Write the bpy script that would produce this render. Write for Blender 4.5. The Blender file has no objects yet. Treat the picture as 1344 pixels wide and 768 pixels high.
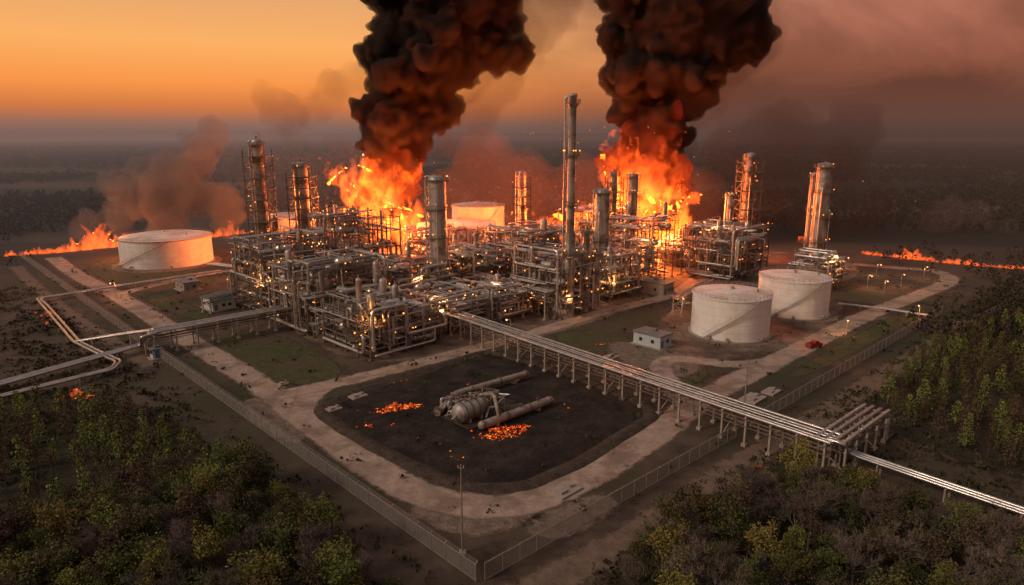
import bpy, math, random
from mathutils import Vector, noise, Matrix
C = bpy.context.scene.collection
R = math.radians
H = 60.0; TH = R(13.3); CT = math.cos(TH); ST = math.sin(TH); F = 896.0
S2 = math.sqrt(.5)
def g(px, py, z=0.0):
    x = (px-672)/F; v = (py-384)/F
    t = (H-z)/(ST+v*CT)
    return Vector((x*t, (CT-v*ST)*t, z))
def P(px, py, Y):
    x = (px-672)/F; v = (py-384)/F
    t = Y/(CT-v*ST)
    return Vector((x*t, Y, H-(ST+v*CT)*t))
def proj(p):
    d = p[1]*CT+(H-p[2])*ST; dn = -p[1]*ST+(H-p[2])*CT
    if d < 1: return (-9999, -9999)
    return (672+p[0]/d*F, 384+dn/d*F)
C0 = Vector((-5, 81.6, 0)); U = Vector((-S2, S2, 0)); W = Vector((S2, S2, 0))

# ---------------------------------------------------------------- mesh builder
class MB:
    def __init__(s): s.v = []; s.f = []; s.s = []
    def add(s, v, f, sm=False):
        o = len(s.v); s.v += [tuple(p) for p in v]
        s.f += [tuple(i+o for i in q) for q in f]; s.s += [sm]*len(f)
    def box(s, c, d, rz=0):
        c = Vector(c); x, y, z = d[0]/2, d[1]/2, d[2]/2; M = Matrix.Rotation(rz, 3, 'Z')
        v = [c+M@Vector(p) for p in ((-x,-y,-z),(x,-y,-z),(x,y,-z),(-x,y,-z),(-x,-y,z),(x,-y,z),(x,y,z),(-x,y,z))]
        s.add(v, [(0,3,2,1),(4,5,6,7),(0,1,5,4),(1,2,6,5),(2,3,7,6),(3,0,4,7)])
    def _fr(s, d):
        d = d.normalized(); a = Vector((0,0,1)) if abs(d.z) < .9 else Vector((1,0,0))
        x = d.cross(a).normalized(); return x, d.cross(x)
    def cyl(s, p, q, r, n=8, r2=None, caps=True, sm=True):
        p = Vector(p); q = Vector(q); r2 = r if r2 is None else r2; x, y = s._fr(q-p)
        v = []
        for c, rr in ((p, r), (q, r2)):
            for k in range(n):
                a = 2*math.pi*(k+.5)/n; v.append(c+x*(rr*math.cos(a))+y*(rr*math.sin(a)))
        s.add(v, [(k, (k+1) % n, n+(k+1) % n, n+k) for k in range(n)], sm)
        if caps: s.add(v, [tuple(range(n))[::-1], tuple(range(n, 2*n))])
    def beam(s, p, q, w): s.cyl(p, q, w*.707, 4, sm=False)
    def tube(s, pts, r, n=8):
        pts = [Vector(p) for p in pts]; v = []; m = len(pts)
        X = None
        for i, p in enumerate(pts):
            d = (pts[min(i+1, m-1)]-pts[max(i-1, 0)])
            if d.length < 1e-6: d = Vector((0,0,1))
            d.normalize()
            if X is None: X, _ = s._fr(d)
            X = (X-d*X.dot(d));  X = X.normalized() if X.length > 1e-4 else s._fr(d)[0]
            Y = d.cross(X)
            for k in range(n):
                a = 2*math.pi*k/n; v.append(p+X*(r*math.cos(a))+Y*(r*math.sin(a)))
        f = [(i*n+k, i*n+(k+1) % n, (i+1)*n+(k+1) % n, (i+1)*n+k) for i in range(m-1) for k in range(n)]
        s.add(v, f, True); s.add(v, [tuple(range(n))[::-1], tuple(range((m-1)*n, m*n))])
    def lathe(s, c, prof, n=24, sm=True):
        c = Vector(c); v = []
        for r, z in prof:
            for k in range(n):
                a = 2*math.pi*k/n; v.append(c+Vector((r*math.cos(a), r*math.sin(a), z)))
        f = [(i*n+k, i*n+(k+1) % n, (i+1)*n+(k+1) % n, (i+1)*n+k) for i in range(len(prof)-1) for k in range(n)]
        s.add(v, f, sm)
    def ball(s, c, r, n=8, m=5, sq=(1,1,1)):
        prof = [(max(1e-3, math.sin(math.pi*i/m))*r, -math.cos(math.pi*i/m)*r*sq[2]) for i in range(m+1)]
        s.lathe(c, prof, n)
    def build(s, name, mat, parent=None, loc=None, sharp=False):
        me = bpy.data.meshes.new(name); me.from_pydata(s.v, [], s.f)
        me.polygons.foreach_set('use_smooth', s.s); me.update()
        if mat: me.materials.append(mat)
        o = bpy.data.objects.new(name, me); C.objects.link(o)
        if parent: o.parent = parent
        if loc: o.location = loc
        return o
def corners(pts, r=.8, n=3):
    pts = [Vector(p) for p in pts]; out = [pts[0]]
    for i in range(1, len(pts)-1):
        a, b, c = pts[i-1], pts[i], pts[i+1]
        da = (a-b); dc = (c-b); rr = min(r, da.length*.45, dc.length*.45)
        p0 = b+da.normalized()*rr; p1 = b+dc.normalized()*rr
        for k in range(n+1):
            t = k/n; out.append(p0*(1-t)**2+b*2*t*(1-t)+p1*t*t)
    out.append(pts[-1]); return out
def tag(o, label=None, cat=None, group=None, kind=None):
    if label: o['label'] = label
    if cat: o['category'] = cat
    if group: o['group'] = group
    if kind: o['kind'] = kind
    return o
def empty(name, loc, rz=0, label=None, cat=None, group=None):
    o = bpy.data.objects.new(name, None); C.objects.link(o); o.location = loc; o.rotation_euler = (0,0,rz)
    o.empty_display_size = .5
    return tag(o, label, cat, group)

# ---------------------------------------------------------------- materials
def painted_haze_group():
    ng = bpy.data.node_groups.new('painted_haze', 'ShaderNodeTree')  # haze painted onto surfaces as emission that grows with distance
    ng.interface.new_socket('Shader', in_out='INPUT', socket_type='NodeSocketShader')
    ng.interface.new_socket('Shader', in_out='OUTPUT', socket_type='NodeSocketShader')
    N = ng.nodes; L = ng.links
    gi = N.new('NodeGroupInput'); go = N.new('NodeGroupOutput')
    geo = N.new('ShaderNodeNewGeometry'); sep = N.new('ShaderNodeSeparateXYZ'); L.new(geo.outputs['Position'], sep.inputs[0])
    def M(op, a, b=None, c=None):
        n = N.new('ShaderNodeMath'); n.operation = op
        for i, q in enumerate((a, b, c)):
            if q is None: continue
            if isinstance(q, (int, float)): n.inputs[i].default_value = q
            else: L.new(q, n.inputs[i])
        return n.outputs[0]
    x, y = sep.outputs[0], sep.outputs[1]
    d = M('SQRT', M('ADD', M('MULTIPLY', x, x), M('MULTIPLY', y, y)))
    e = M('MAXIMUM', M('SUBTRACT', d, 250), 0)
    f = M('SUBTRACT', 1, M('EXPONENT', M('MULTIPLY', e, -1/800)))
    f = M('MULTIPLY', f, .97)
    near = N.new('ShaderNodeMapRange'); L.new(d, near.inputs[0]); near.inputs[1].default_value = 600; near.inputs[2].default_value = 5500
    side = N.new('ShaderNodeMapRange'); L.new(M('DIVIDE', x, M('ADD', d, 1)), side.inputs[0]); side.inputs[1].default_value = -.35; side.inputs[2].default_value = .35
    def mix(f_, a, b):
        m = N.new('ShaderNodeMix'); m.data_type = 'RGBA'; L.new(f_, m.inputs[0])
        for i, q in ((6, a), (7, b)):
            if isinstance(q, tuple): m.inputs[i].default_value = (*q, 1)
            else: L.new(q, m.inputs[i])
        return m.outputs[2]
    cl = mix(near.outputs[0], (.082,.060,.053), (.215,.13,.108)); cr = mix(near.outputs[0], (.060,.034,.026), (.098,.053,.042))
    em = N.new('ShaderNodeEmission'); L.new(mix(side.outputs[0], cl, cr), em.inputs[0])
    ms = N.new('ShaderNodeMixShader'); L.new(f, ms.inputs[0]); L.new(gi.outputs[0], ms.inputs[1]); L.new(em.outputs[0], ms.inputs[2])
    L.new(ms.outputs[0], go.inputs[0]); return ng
HZ = painted_haze_group()
MATS = {}
def mat(name, c1, c2, scale=.5, rough=.7, metal=0, bump=0, c3=None, s3=.05, streak=False, edge=False, rnd=0, thr=(.35,.65), far=None):
    m = bpy.data.materials.new(name); m.use_nodes = True; nt = m.node_tree; N = nt.nodes; L = nt.links
    b = N['Principled BSDF']; out = N['Material Output']
    b.inputs['Roughness'].default_value = rough; b.inputs['Metallic'].default_value = metal
    try: b.inputs['Specular IOR Level'].default_value = .3
    except Exception: pass
    geo = N.new('ShaderNodeNewGeometry'); vec = geo.outputs['Position']
    if streak:
        mp = N.new('ShaderNodeMapping'); L.new(vec, mp.inputs[0]); mp.inputs['Scale'].default_value = (1,1,.15); vec = mp.outputs[0]
    n1 = N.new('ShaderNodeTexNoise'); n1.inputs['Scale'].default_value = scale; n1.inputs['Detail'].default_value = 10 if bump else 5; n1.inputs['Roughness'].default_value = .75 if bump else .65
    L.new(vec, n1.inputs['Vector'])
    rp = N.new('ShaderNodeValToRGB'); L.new(n1.outputs[0], rp.inputs[0])
    rp.color_ramp.elements[0].position = thr[0]; rp.color_ramp.elements[0].color = (*c1, 1)
    rp.color_ramp.elements[1].position = thr[1]; rp.color_ramp.elements[1].color = (*c2, 1)
    col = rp.outputs[0]
    if c3:
        n2 = N.new('ShaderNodeTexNoise'); n2.inputs['Scale'].default_value = s3; n2.inputs['Detail'].default_value = 9; n2.inputs['Roughness'].default_value = .65
        L.new(geo.outputs['Position'], n2.inputs['Vector'])
        mr = N.new('ShaderNodeMapRange'); L.new(n2.outputs[0], mr.inputs[0]); mr.inputs[1].default_value = .48; mr.inputs[2].default_value = .60
        mx = N.new('ShaderNodeMix'); mx.data_type = 'RGBA'; L.new(mr.outputs[0], mx.inputs[0]); L.new(col, mx.inputs[6]); mx.inputs[7].default_value = (*c3, 1); col = mx.outputs[2]
    if far:
        mp = N.new('ShaderNodeMapping'); L.new(geo.outputs['Position'], mp.inputs[0]); mp.inputs['Scale'].default_value = (.0012,.005,1)
        nf = N.new('ShaderNodeTexNoise'); nf.inputs['Scale'].default_value = 1; nf.inputs['Detail'].default_value = 7; L.new(mp.outputs[0], nf.inputs['Vector'])
        rf_ = N.new('ShaderNodeValToRGB'); L.new(nf.outputs[0], rf_.inputs[0]); e = rf_.color_ramp.elements
        e[0].position = .46; e[0].color = (*far[0], 1); e[1].position = .56; e[1].color = (*far[1], 1)
        ln = N.new('ShaderNodeVectorMath'); ln.operation = 'LENGTH'; L.new(geo.outputs['Position'], ln.inputs[0])
        mr = N.new('ShaderNodeMapRange'); L.new(ln.outputs['Value'], mr.inputs[0]); mr.inputs[1].default_value = 300; mr.inputs[2].default_value = 420
        mx = N.new('ShaderNodeMix'); mx.data_type = 'RGBA'; L.new(mr.outputs[0], mx.inputs[0]); L.new(col, mx.inputs[6]); L.new(rf_.outputs[0], mx.inputs[7]); col = mx.outputs[2]
    if rnd:
        oi = N.new('ShaderNodeObjectInfo'); hs = N.new('ShaderNodeHueSaturation'); L.new(col, hs.inputs['Color'])
        m1 = N.new('ShaderNodeMapRange'); L.new(oi.outputs['Random'], m1.inputs[0]); m1.inputs[3].default_value = .5-rnd*.05; m1.inputs[4].default_value = .5+rnd*.05; L.new(m1.outputs[0], hs.inputs['Hue'])
        m2 = N.new('ShaderNodeMapRange'); mt = N.new('ShaderNodeMath'); mt.operation = 'MULTIPLY'; mt.inputs[1].default_value = 7.3
        fr = N.new('ShaderNodeMath'); fr.operation = 'FRACT'; L.new(oi.outputs['Random'], mt.inputs[0]); L.new(mt.outputs[0], fr.inputs[0]); L.new(fr.outputs[0], m2.inputs[0])
        m2.inputs[3].default_value = 1-rnd*.55; m2.inputs[4].default_value = 1+rnd*.45; L.new(m2.outputs[0], hs.inputs['Value']); col = hs.outputs[0]
    L.new(col, b.inputs['Base Color'])
    if bump:
        n3 = N.new('ShaderNodeTexNoise'); n3.inputs['Scale'].default_value = scale*4; n3.inputs['Detail'].default_value = 8
        L.new(geo.outputs['Position'], n3.inputs['Vector'])
        bp = N.new('ShaderNodeBump'); bp.inputs['Strength'].default_value = bump; bp.inputs['Distance'].default_value = .5
        L.new(n3.outputs[0], bp.inputs['Height']); L.new(bp.outputs[0], b.inputs['Normal'])
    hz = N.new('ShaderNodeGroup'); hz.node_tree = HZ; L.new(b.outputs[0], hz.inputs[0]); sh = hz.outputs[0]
    if edge:
        at = N.new('ShaderNodeAttribute'); at.attribute_name = 'edge'
        n4 = N.new('ShaderNodeTexNoise'); n4.inputs['Scale'].default_value = .3; n4.inputs['Detail'].default_value = 9; n4.inputs['Roughness'].default_value = .75
        L.new(geo.outputs['Position'], n4.inputs['Vector'])
        a = N.new('ShaderNodeMath'); a.operation = 'MULTIPLY_ADD'; L.new(n4.outputs[0], a.inputs[0]); a.inputs[1].default_value = 1.8; L.new(at.outputs['Fac'], a.inputs[2])
        mr = N.new('ShaderNodeMapRange'); L.new(a.outputs[0], mr.inputs[0]); mr.inputs[1].default_value = 1.25; mr.inputs[2].default_value = 1.6
        tr = N.new('ShaderNodeBsdfTransparent'); ms = N.new('ShaderNodeMixShader'); L.new(mr.outputs[0], ms.inputs[0]); L.new(sh, ms.inputs[1]); L.new(tr.outputs[0], ms.inputs[2]); sh = ms.outputs[0]
    L.new(sh, out.inputs[0]); MATS[name] = m; return m
def emis(name, col, st, noisy=False):
    m = bpy.data.materials.new(name); m.use_nodes = True; nt = m.node_tree; N = nt.nodes
    N.remove(N['Principled BSDF']); e = N.new('ShaderNodeEmission'); e.inputs[0].default_value = (*col, 1); e.inputs[1].default_value = st
    if noisy:
        geo = N.new('ShaderNodeNewGeometry'); n = N.new('ShaderNodeTexNoise'); n.inputs['Scale'].default_value = 1.3; n.inputs['Detail'].default_value = 4
        nt.links.new(geo.outputs['Position'], n.inputs['Vector'])
        rp = N.new('ShaderNodeValToRGB'); nt.links.new(n.outputs[0], rp.inputs[0])
        for i, (p, c) in enumerate(((.38, (.04,.004,.001)), (.52, (.8,.06,.006)), (.66, (1,.35,.05)))):
            el = rp.color_ramp.elements[i] if i < 2 else rp.color_ramp.elements.new(p)
            el.position = p; el.color = (*c, 1)
        nt.links.new(rp.outputs[0], e.inputs[0])
    nt.links.new(e.outputs[0], N['Material Output'].inputs[0]); m.cycles.emission_sampling = 'NONE'; return m
def vol(name, col, dens, ecol=None, est=0, absorb=None):
    m = bpy.data.materials.new(name); m.use_nodes = True; nt = m.node_tree; N = nt.nodes
    N.remove(N['Principled BSDF']); p = N.new('ShaderNodeVolumePrincipled')
    p.inputs['Color'].default_value = (*col, 1); p.inputs['Density'].default_value = dens
    if ecol: p.inputs['Emission Color'].default_value = (*ecol, 1); p.inputs['Emission Strength'].default_value = est
    nt.links.new(p.outputs[0], N['Material Output'].inputs['Volume']); return m
def firevol(name, col, st, ab, tex=False):
    m = bpy.data.materials.new(name); m.use_nodes = True; nt = m.node_tree; N = nt.nodes
    N.remove(N['Principled BSDF']); e = N.new('ShaderNodeEmission'); e.inputs[0].default_value = (*col, 1); e.inputs[1].default_value = st
    a = N.new('ShaderNodeVolumeAbsorption'); a.inputs[0].default_value = (.3,.25,.2,1); a.inputs[1].default_value = ab
    if tex:
        geo = N.new('ShaderNodeTexCoord'); mp = N.new('ShaderNodeMapping'); mp.inputs['Scale'].default_value = (.16,.16,.085); mp.inputs['Rotation'].default_value = (0,.3,0)
        nt.links.new(geo.outputs['Object'], mp.inputs[0]); n = N.new('ShaderNodeTexNoise'); n.inputs['Scale'].default_value = 1; n.inputs['Detail'].default_value = 4; n.inputs['Distortion'].default_value = 1.2
        nt.links.new(mp.outputs[0], n.inputs['Vector']); mr = N.new('ShaderNodeMapRange'); nt.links.new(n.outputs[0], mr.inputs[0])
        mr.inputs[1].default_value = .47; mr.inputs[2].default_value = .62; mr.inputs[3].default_value = 0; mr.inputs[4].default_value = st
        nt.links.new(mr.outputs[0], e.inputs[1]); m.cycles.volume_step_rate = .35
    ad = N.new('ShaderNodeAddShader'); nt.links.new(e.outputs[0], ad.inputs[0]); nt.links.new(a.outputs[0], ad.inputs[1])
    nt.links.new(ad.outputs[0], N['Material Output'].inputs['Volume']); return m

m_ground = mat('ground_soil', (.026,.019,.014), (.115,.082,.059), .10, .95, 0, .6, c3=(.042,.040,.020), s3=.025, far=((.020,.019,.012),(.095,.068,.050)))
m_floor = mat('shade_painted_forest_floor', (.013,.012,.007), (.045,.038,.020), .3, .95, 0, .6, edge=True)  # woodland soil, with the shade under the trees painted into its dark colour
m_road = mat('dirt_road', (.24,.170,.132), (.42,.32,.258), .3, .95, 0, .3, c3=(.20,.145,.11), s3=.12, edge=True)
m_track = mat('dirt_track', (.10,.07,.05), (.19,.135,.10), .4, .95, 0, .3, edge=True)
m_yard = mat('plant_yard', (.085,.058,.042), (.22,.155,.115), .15, .9, 0, .2, c3=(.07,.046,.034), s3=.06, edge=True)
m_char = mat('charred_soil', (.003,.0028,.0025), (.045,.031,.023), .18, .95, 0, 1.0, c3=(.008,.0065,.0055), s3=.07, edge=True)
m_berm = mat('berm_soil', (.026,.019,.014), (.085,.061,.045), .5, .95, 0, .8)
m_grass = mat('dry_grass', (.030,.037,.012), (.085,.083,.032), .4, .95, 0, .7, c3=(.075,.055,.037), s3=.09, edge=True)
m_pale = mat('pale_gravel', (.24,.18,.14), (.08,.058,.043), .5, .95, 0, .5, edge=True)
m_conc = mat('concrete', (.26,.22,.19), (.36,.31,.27), .7, .85, 0, .1)
m_steel = mat('steel_frame', (.115,.092,.078), (.21,.175,.15), .9, .55, .3, 0, streak=True)
m_rust = mat('rusty_steel', (.09,.058,.042), (.18,.13,.10), 1.2, .65, .2, 0)
m_pipe = mat('pipe_cladding', (.40,.375,.355), (.62,.59,.565), .7, .32, .65, 0)
m_pipe2 = mat('pipe_paint', (.24,.195,.165), (.40,.345,.305), .9, .45, .25, 0)
m_rpipe = mat('rack_pipe', (.36,.34,.32), (.58,.555,.53), .5, .3, .75, 0)
m_col = mat('column_cladding', (.27,.25,.235), (.46,.435,.41), .45, .42, .45, 0, streak=True, c3=(.19,.14,.11), s3=.15)
m_deck = mat('grating', (.07,.055,.046), (.13,.105,.088), 1.5, .8, .2, 0)
m_white = mat('tank_paint', (.66,.645,.62), (.79,.775,.75), .35, .45, 0, 0, streak=True, c3=(.63,.59,.545), s3=.13)
m_seam = mat('tank_seam', (.40,.37,.34), (.50,.47,.44), .5, .6)
m_roofw = mat('tank_roof', (.62,.57,.53), (.76,.72,.69), .3, .55, 0, 0, c3=(.55,.44,.36), s3=.12)
m_redr = mat('rust_red_rim', (.38,.12,.06), (.48,.22,.13), 1, .7)
m_wall = mat('shed_wall', (.34,.40,.42), (.46,.51,.52), 1, .7, 0, 0, streak=True)
m_wall2 = mat('tan_wall', (.24,.2,.17), (.34,.29,.25), .8, .8, 0, 0, streak=True)
m_roof = mat('shed_roof', (.10,.12,.125), (.17,.19,.19), 1, .7, 0)
m_dark = mat('dark_opening', (.015,.015,.018), (.03,.03,.03), 1, .3)
m_door = mat('blue_door', (.07,.13,.19), (.1,.17,.23), 1, .5)
m_bark = mat('bark', (.06,.045,.035), (.12,.09,.07), 3, .95)
m_leafA = mat('leaf_green', (.090,.100,.020), (.20,.185,.045), .9, .8, rnd=1)
m_leafB = mat('leaf_olive', (.052,.060,.018), (.115,.102,.034), .9, .8, rnd=.8)
m_leafC = mat('leaf_brown', (.060,.041,.026), (.120,.083,.052), .9, .85, rnd=.6)
m_twig = mat('bare_twig', (.10,.078,.064), (.19,.15,.125), 3, .95, rnd=.5)
m_far = mat('far_foliage', (.022,.021,.012), (.046,.040,.022), .02, .95)
m_under = mat('undergrowth', (.024,.024,.011), (.085,.070,.034), .25, .95)
m_red = mat('red_paint', (.30,.022,.016), (.38,.04,.028), 1, .35)
m_tyre = mat('rubber', (.015,.015,.015), (.03,.03,.03), 1, .8)
m_galv = mat('galvanised', (.30,.28,.26), (.42,.39,.36), 1, .45, .5)
m_lamp = emis('lamp_glow', (1,.30,.045), 4.2)
m_lamp2 = emis('white_lamp_glow', (1,.46,.14), 4.2)
m_ember = emis('ember_glow', (1,.2,.02), 1.3, True)
m_spark = emis('spark_glow', (1,.22,.03), 2)
v_fire = firevol('flame_volume', (1,.108,.009), .32, .006, True)
v_fire_s = firevol('small_flame_volume', (1,.115,.010), .36, .01)
v_black = vol('black_smoke', (.10,.072,.063), .42)
v_halo = vol('smoke_fringe', (.15,.10,.085), .012)
v_redsmoke = vol('red_glow_painted_smoke', (.16,.08,.06), .18, (1,.05,.006), .022)  # own red emission painted in for firelight on the smoke base
v_grey = vol('grey_smoke', (.42,.385,.37), .06)
v_brown = vol('brown_smoke', (.24,.165,.13), .016)
v_pale = vol('pale_smoke', (.42,.35,.32), .015)
v_glow = vol('glow_painted_haze', (.45,.25,.17), .009, (1,.14,.03), .0032)  # faint orange emission put into the haze for the fire glow
def fence_mat():
    m = bpy.data.materials.new('chain_link'); m.use_nodes = True; nt = m.node_tree; N = nt.nodes; L = nt.links
    b = N['Principled BSDF']; b.inputs['Base Color'].default_value = (.38,.36,.34,1); b.inputs['Roughness'].default_value = .5; b.inputs['Metallic'].default_value = .3
    uv = N.new('ShaderNodeUVMap'); sp = N.new('ShaderNodeSeparateXYZ'); L.new(uv.outputs[0], sp.inputs[0])
    outs = []
    for s in (1, -1):
        a = N.new('ShaderNodeMath'); a.operation = 'MULTIPLY_ADD'; L.new(sp.outputs[0], a.inputs[0]); a.inputs[1].default_value = s; L.new(sp.outputs[1], a.inputs[2])
        q = N.new('ShaderNodeMath'); q.operation = 'MULTIPLY'; L.new(a.outputs[0], q.inputs[0]); q.inputs[1].default_value = 3.2
        fr = N.new('ShaderNodeMath'); fr.operation = 'FRACT'; L.new(q.outputs[0], fr.inputs[0])
        lt = N.new('ShaderNodeMath'); lt.operation = 'LESS_THAN'; L.new(fr.outputs[0], lt.inputs[0]); lt.inputs[1].default_value = .19; outs.append(lt.outputs[0])
    mx = N.new('ShaderNodeMath'); mx.operation = 'MAXIMUM'; L.new(outs[0], mx.inputs[0]); L.new(outs[1], mx.inputs[1])
    tr = N.new('ShaderNodeBsdfTransparent'); ms = N.new('ShaderNodeMixShader')
    L.new(mx.outputs[0], ms.inputs[0]); L.new(tr.outputs[0], ms.inputs[1]); L.new(b.outputs[0], ms.inputs[2]); L.new(ms.outputs[0], N['Material Output'].inputs[0]); return m
m_fence = fence_mat()

# ---------------------------------------------------------------- ground
b = MB(); b.add([(-16000,-2000,0),(16000,-2000,0),(16000,20000,0),(-16000,20000,0)], [(0,1,2,3)])
tag(b.build('ground', m_ground), kind='structure')
def chaikin(p, n=3, closed=False):
    for _ in range(n):
        q = []
        m = len(p)
        rng = range(m) if closed else range(m-1)
        if not closed: q.append(p[0])
        for i in rng:
            a, c = p[i], p[(i+1) % m]; q += [a*.75+c*.25, a*.25+c*.75]
        if not closed: q.append(p[-1])
        p = q
    return p
def setedge(o, vals):
    a = o.data.attributes.new('edge', 'FLOAT', 'POINT'); a.data.foreach_set('value', vals)
def ribbon(name, pts, width, z, m, feather=1.6):
    p = chaikin([Vector(q) for q in pts], 3); v = []; ev = []
    for i, c in enumerate(p):
        d = (p[min(i+1, len(p)-1)]-p[max(i-1, 0)]).normalized(); n = Vector((d.y, -d.x, 0))
        for off, e in ((-width/2-feather, 1), (-width/2+feather*.6, 0), (width/2-feather*.6, 0), (width/2+feather, 1)):
            q = c+n*off; v.append((q.x, q.y, z)); ev.append(e)
    f = [(i*4+k, i*4+k+1, i*4+k+5, i*4+k+4) for i in range(len(p)-1) for k in range(3)]
    b = MB(); b.add(v, f); o = b.build(name, m); setedge(o, ev); return tag(o, kind='structure')
def pad(name, pts, z, m, feather=2.5, it=2):
    p = [Vector(q) for q in pts]; n = len(p)
    if sum(p[i].x*p[(i+1) % n].y-p[(i+1) % n].x*p[i].y for i in range(n)) < 0: p.reverse()
    p = chaikin(p, it, True); n = len(p); v = []; ev = []
    for k, (off, e) in enumerate(((0, 0), (feather*1.5, 1))):
        for i in range(n):
            d = (p[(i+1) % n]-p[i-1]).normalized(); nn = Vector((d.y, -d.x, 0)); q = p[i]+nn*off; v.append((q.x, q.y, z)); ev.append(e)
    f = [tuple(range(n))]+[(i, n+i, n+(i+1) % n, (i+1) % n) for i in range(n)]
    b = MB(); b.add(v, f); o = b.build(name, m); setedge(o, ev); return tag(o, kind='structure')
G = lambda *L: [g(*q) for q in L]
pad('shade_painted_forest_floor', G((-200,510),(30,515),(150,530),(240,580),(330,645),(410,725),(470,800),(470,960),(-200,960)), .02, m_floor, 4)
pad('shade_painted_forest_floor', G((750,960),(820,775),(900,700),(990,645),(1080,635),(1200,685),(1420,775),(1500,960)), .02, m_floor, 4)
pad('shade_painted_forest_floor', G((1120,520),(1200,470),(1270,440),(1420,395),(1420,655),(1240,590),(1165,555)), .02, m_floor, 3)
pad('yard', G((310,372),(400,440),(487,478),(600,460),(715,440),(875,387),(1010,372),(1125,370),(1115,337),(900,324),(700,324),(500,324),(365,332)), .02, m_yard, 3)
pad('yard', G((870,468),(905,475),(1010,465),(1110,410),(1085,387),(1000,378),(905,397),(860,430)), .036, m_yard, 2.5)
charp = G((420,539),(430,530),(468,513),(560,487),(628,463),(650,463),(740,487),(846,530),(861,541),(848,553),(755,611),(695,637),(640,643),(585,633),(480,581),(428,549))
pad('charred_ground', charp, .04, m_char, 2)
pad('grass', G((275,443),(350,434),(468,489),(383,508),(335,492)), .046, m_grass, 1.3)
pad('grass', G((105,346),(180,342),(295,367),(240,380),(168,383)), .046, m_grass, 1.5)
pad('grass', G((185,392),(215,387),(275,414),(262,422)), .046, m_grass, 1.5)
pad('grass', G((712,440),(790,432),(940,480),(895,512),(830,490)), .028, m_grass, 1.5)
pad('grass', G((1020,505),(1080,466),(1195,404),(1222,405),(1105,470)), .028, m_grass, 1)
pad('gravel_patch', G((545,666),(600,668),(700,664),(680,684),(620,697),(570,682)), .034, m_pale, 2.5)
pad('gravel_patch', G((790,448),(880,457),(920,487),(855,496)), .052, m_pale, 2.5)
pad('gravel_patch', G((690,690),(740,670),(790,650),(800,668),(730,705)), .034, m_pale, 2)
pad('gravel_patch', G((330,520),(360,535),(400,570),(385,580),(330,545)), .034, m_pale, 2)
pp = chaikin(charp, 3, True); b = MB(); v = []; n = len(pp); cc = sum(pp, Vector())/n
for i in range(n):
    d = (pp[(i+1) % n]-pp[i-1]).normalized(); nn = Vector((d.y, -d.x, 0))
    if nn.dot(pp[i]-cc) < 0: nn = -nn
    j = noise.noise(pp[i]/6)*.7; hh = .6+.3*noise.noise(pp[i]/4)
    for off, z in ((-2.2,.0),(-1.0,.7*hh),(-.2,hh),(.6,.6*hh),(1.6,.0)): q = pp[i]+nn*(off+.3+j); v.append((q.x, q.y, z))
b.add(v, [(i*5+k, i*5+k+1, ((i+1) % n)*5+k+1, ((i+1) % n)*5+k) for i in range(n) for k in range(4)], True); tag(b.build('soil_bank', m_berm), kind='structure')
outer = G((70,338),(100,362),(160,390),(235,440),(300,478),(352,512),(396,547),(460,594),(520,634),(575,658),(640,667),(705,658),(765,630),(825,594),(878,558),(905,535),(950,508),(1010,478),(1075,445),(1140,412),(1200,390),(1255,368),(1230,355),(1180,352),(1120,347))
ribbon('road', outer, 6.3, .06, m_road)
ribbon('road', G((362,520),(430,506),(490,492),(560,474),(630,456),(700,438),(780,412),(840,398),(885,388),(915,366)), 5.5, .075, m_road)
ribbon('road', G((430,506),(405,520),(396,540)), 5, .068, m_road)
ribbon('road', G((150,388),(210,372),(280,358),(330,352)), 5, .065, m_road)
ribbon('road', G((905,535),(885,508),(862,482),(880,468),(960,480),(1010,476)), 5, .070, m_road)
ribbon('track', G((640,800),(720,765),(800,722),(890,665),(985,600),(1080,545),(1180,480),(1270,425),(1400,370)), 5, .055, m_track, 2.5)
ribbon('track', G((20,350),(60,390),(130,440),(200,480)), 4, .05, m_track, 2.5)
for px, py, rr in ((221,345,23),(957,436,14),(1039,409,14)):
    c = g(px, py); pad('gravel_ring', [c+Vector((rr*math.cos(k*.524), rr*math.sin(k*.524), 0)) for k in range(12)], .056, m_pale, 2)

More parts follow.
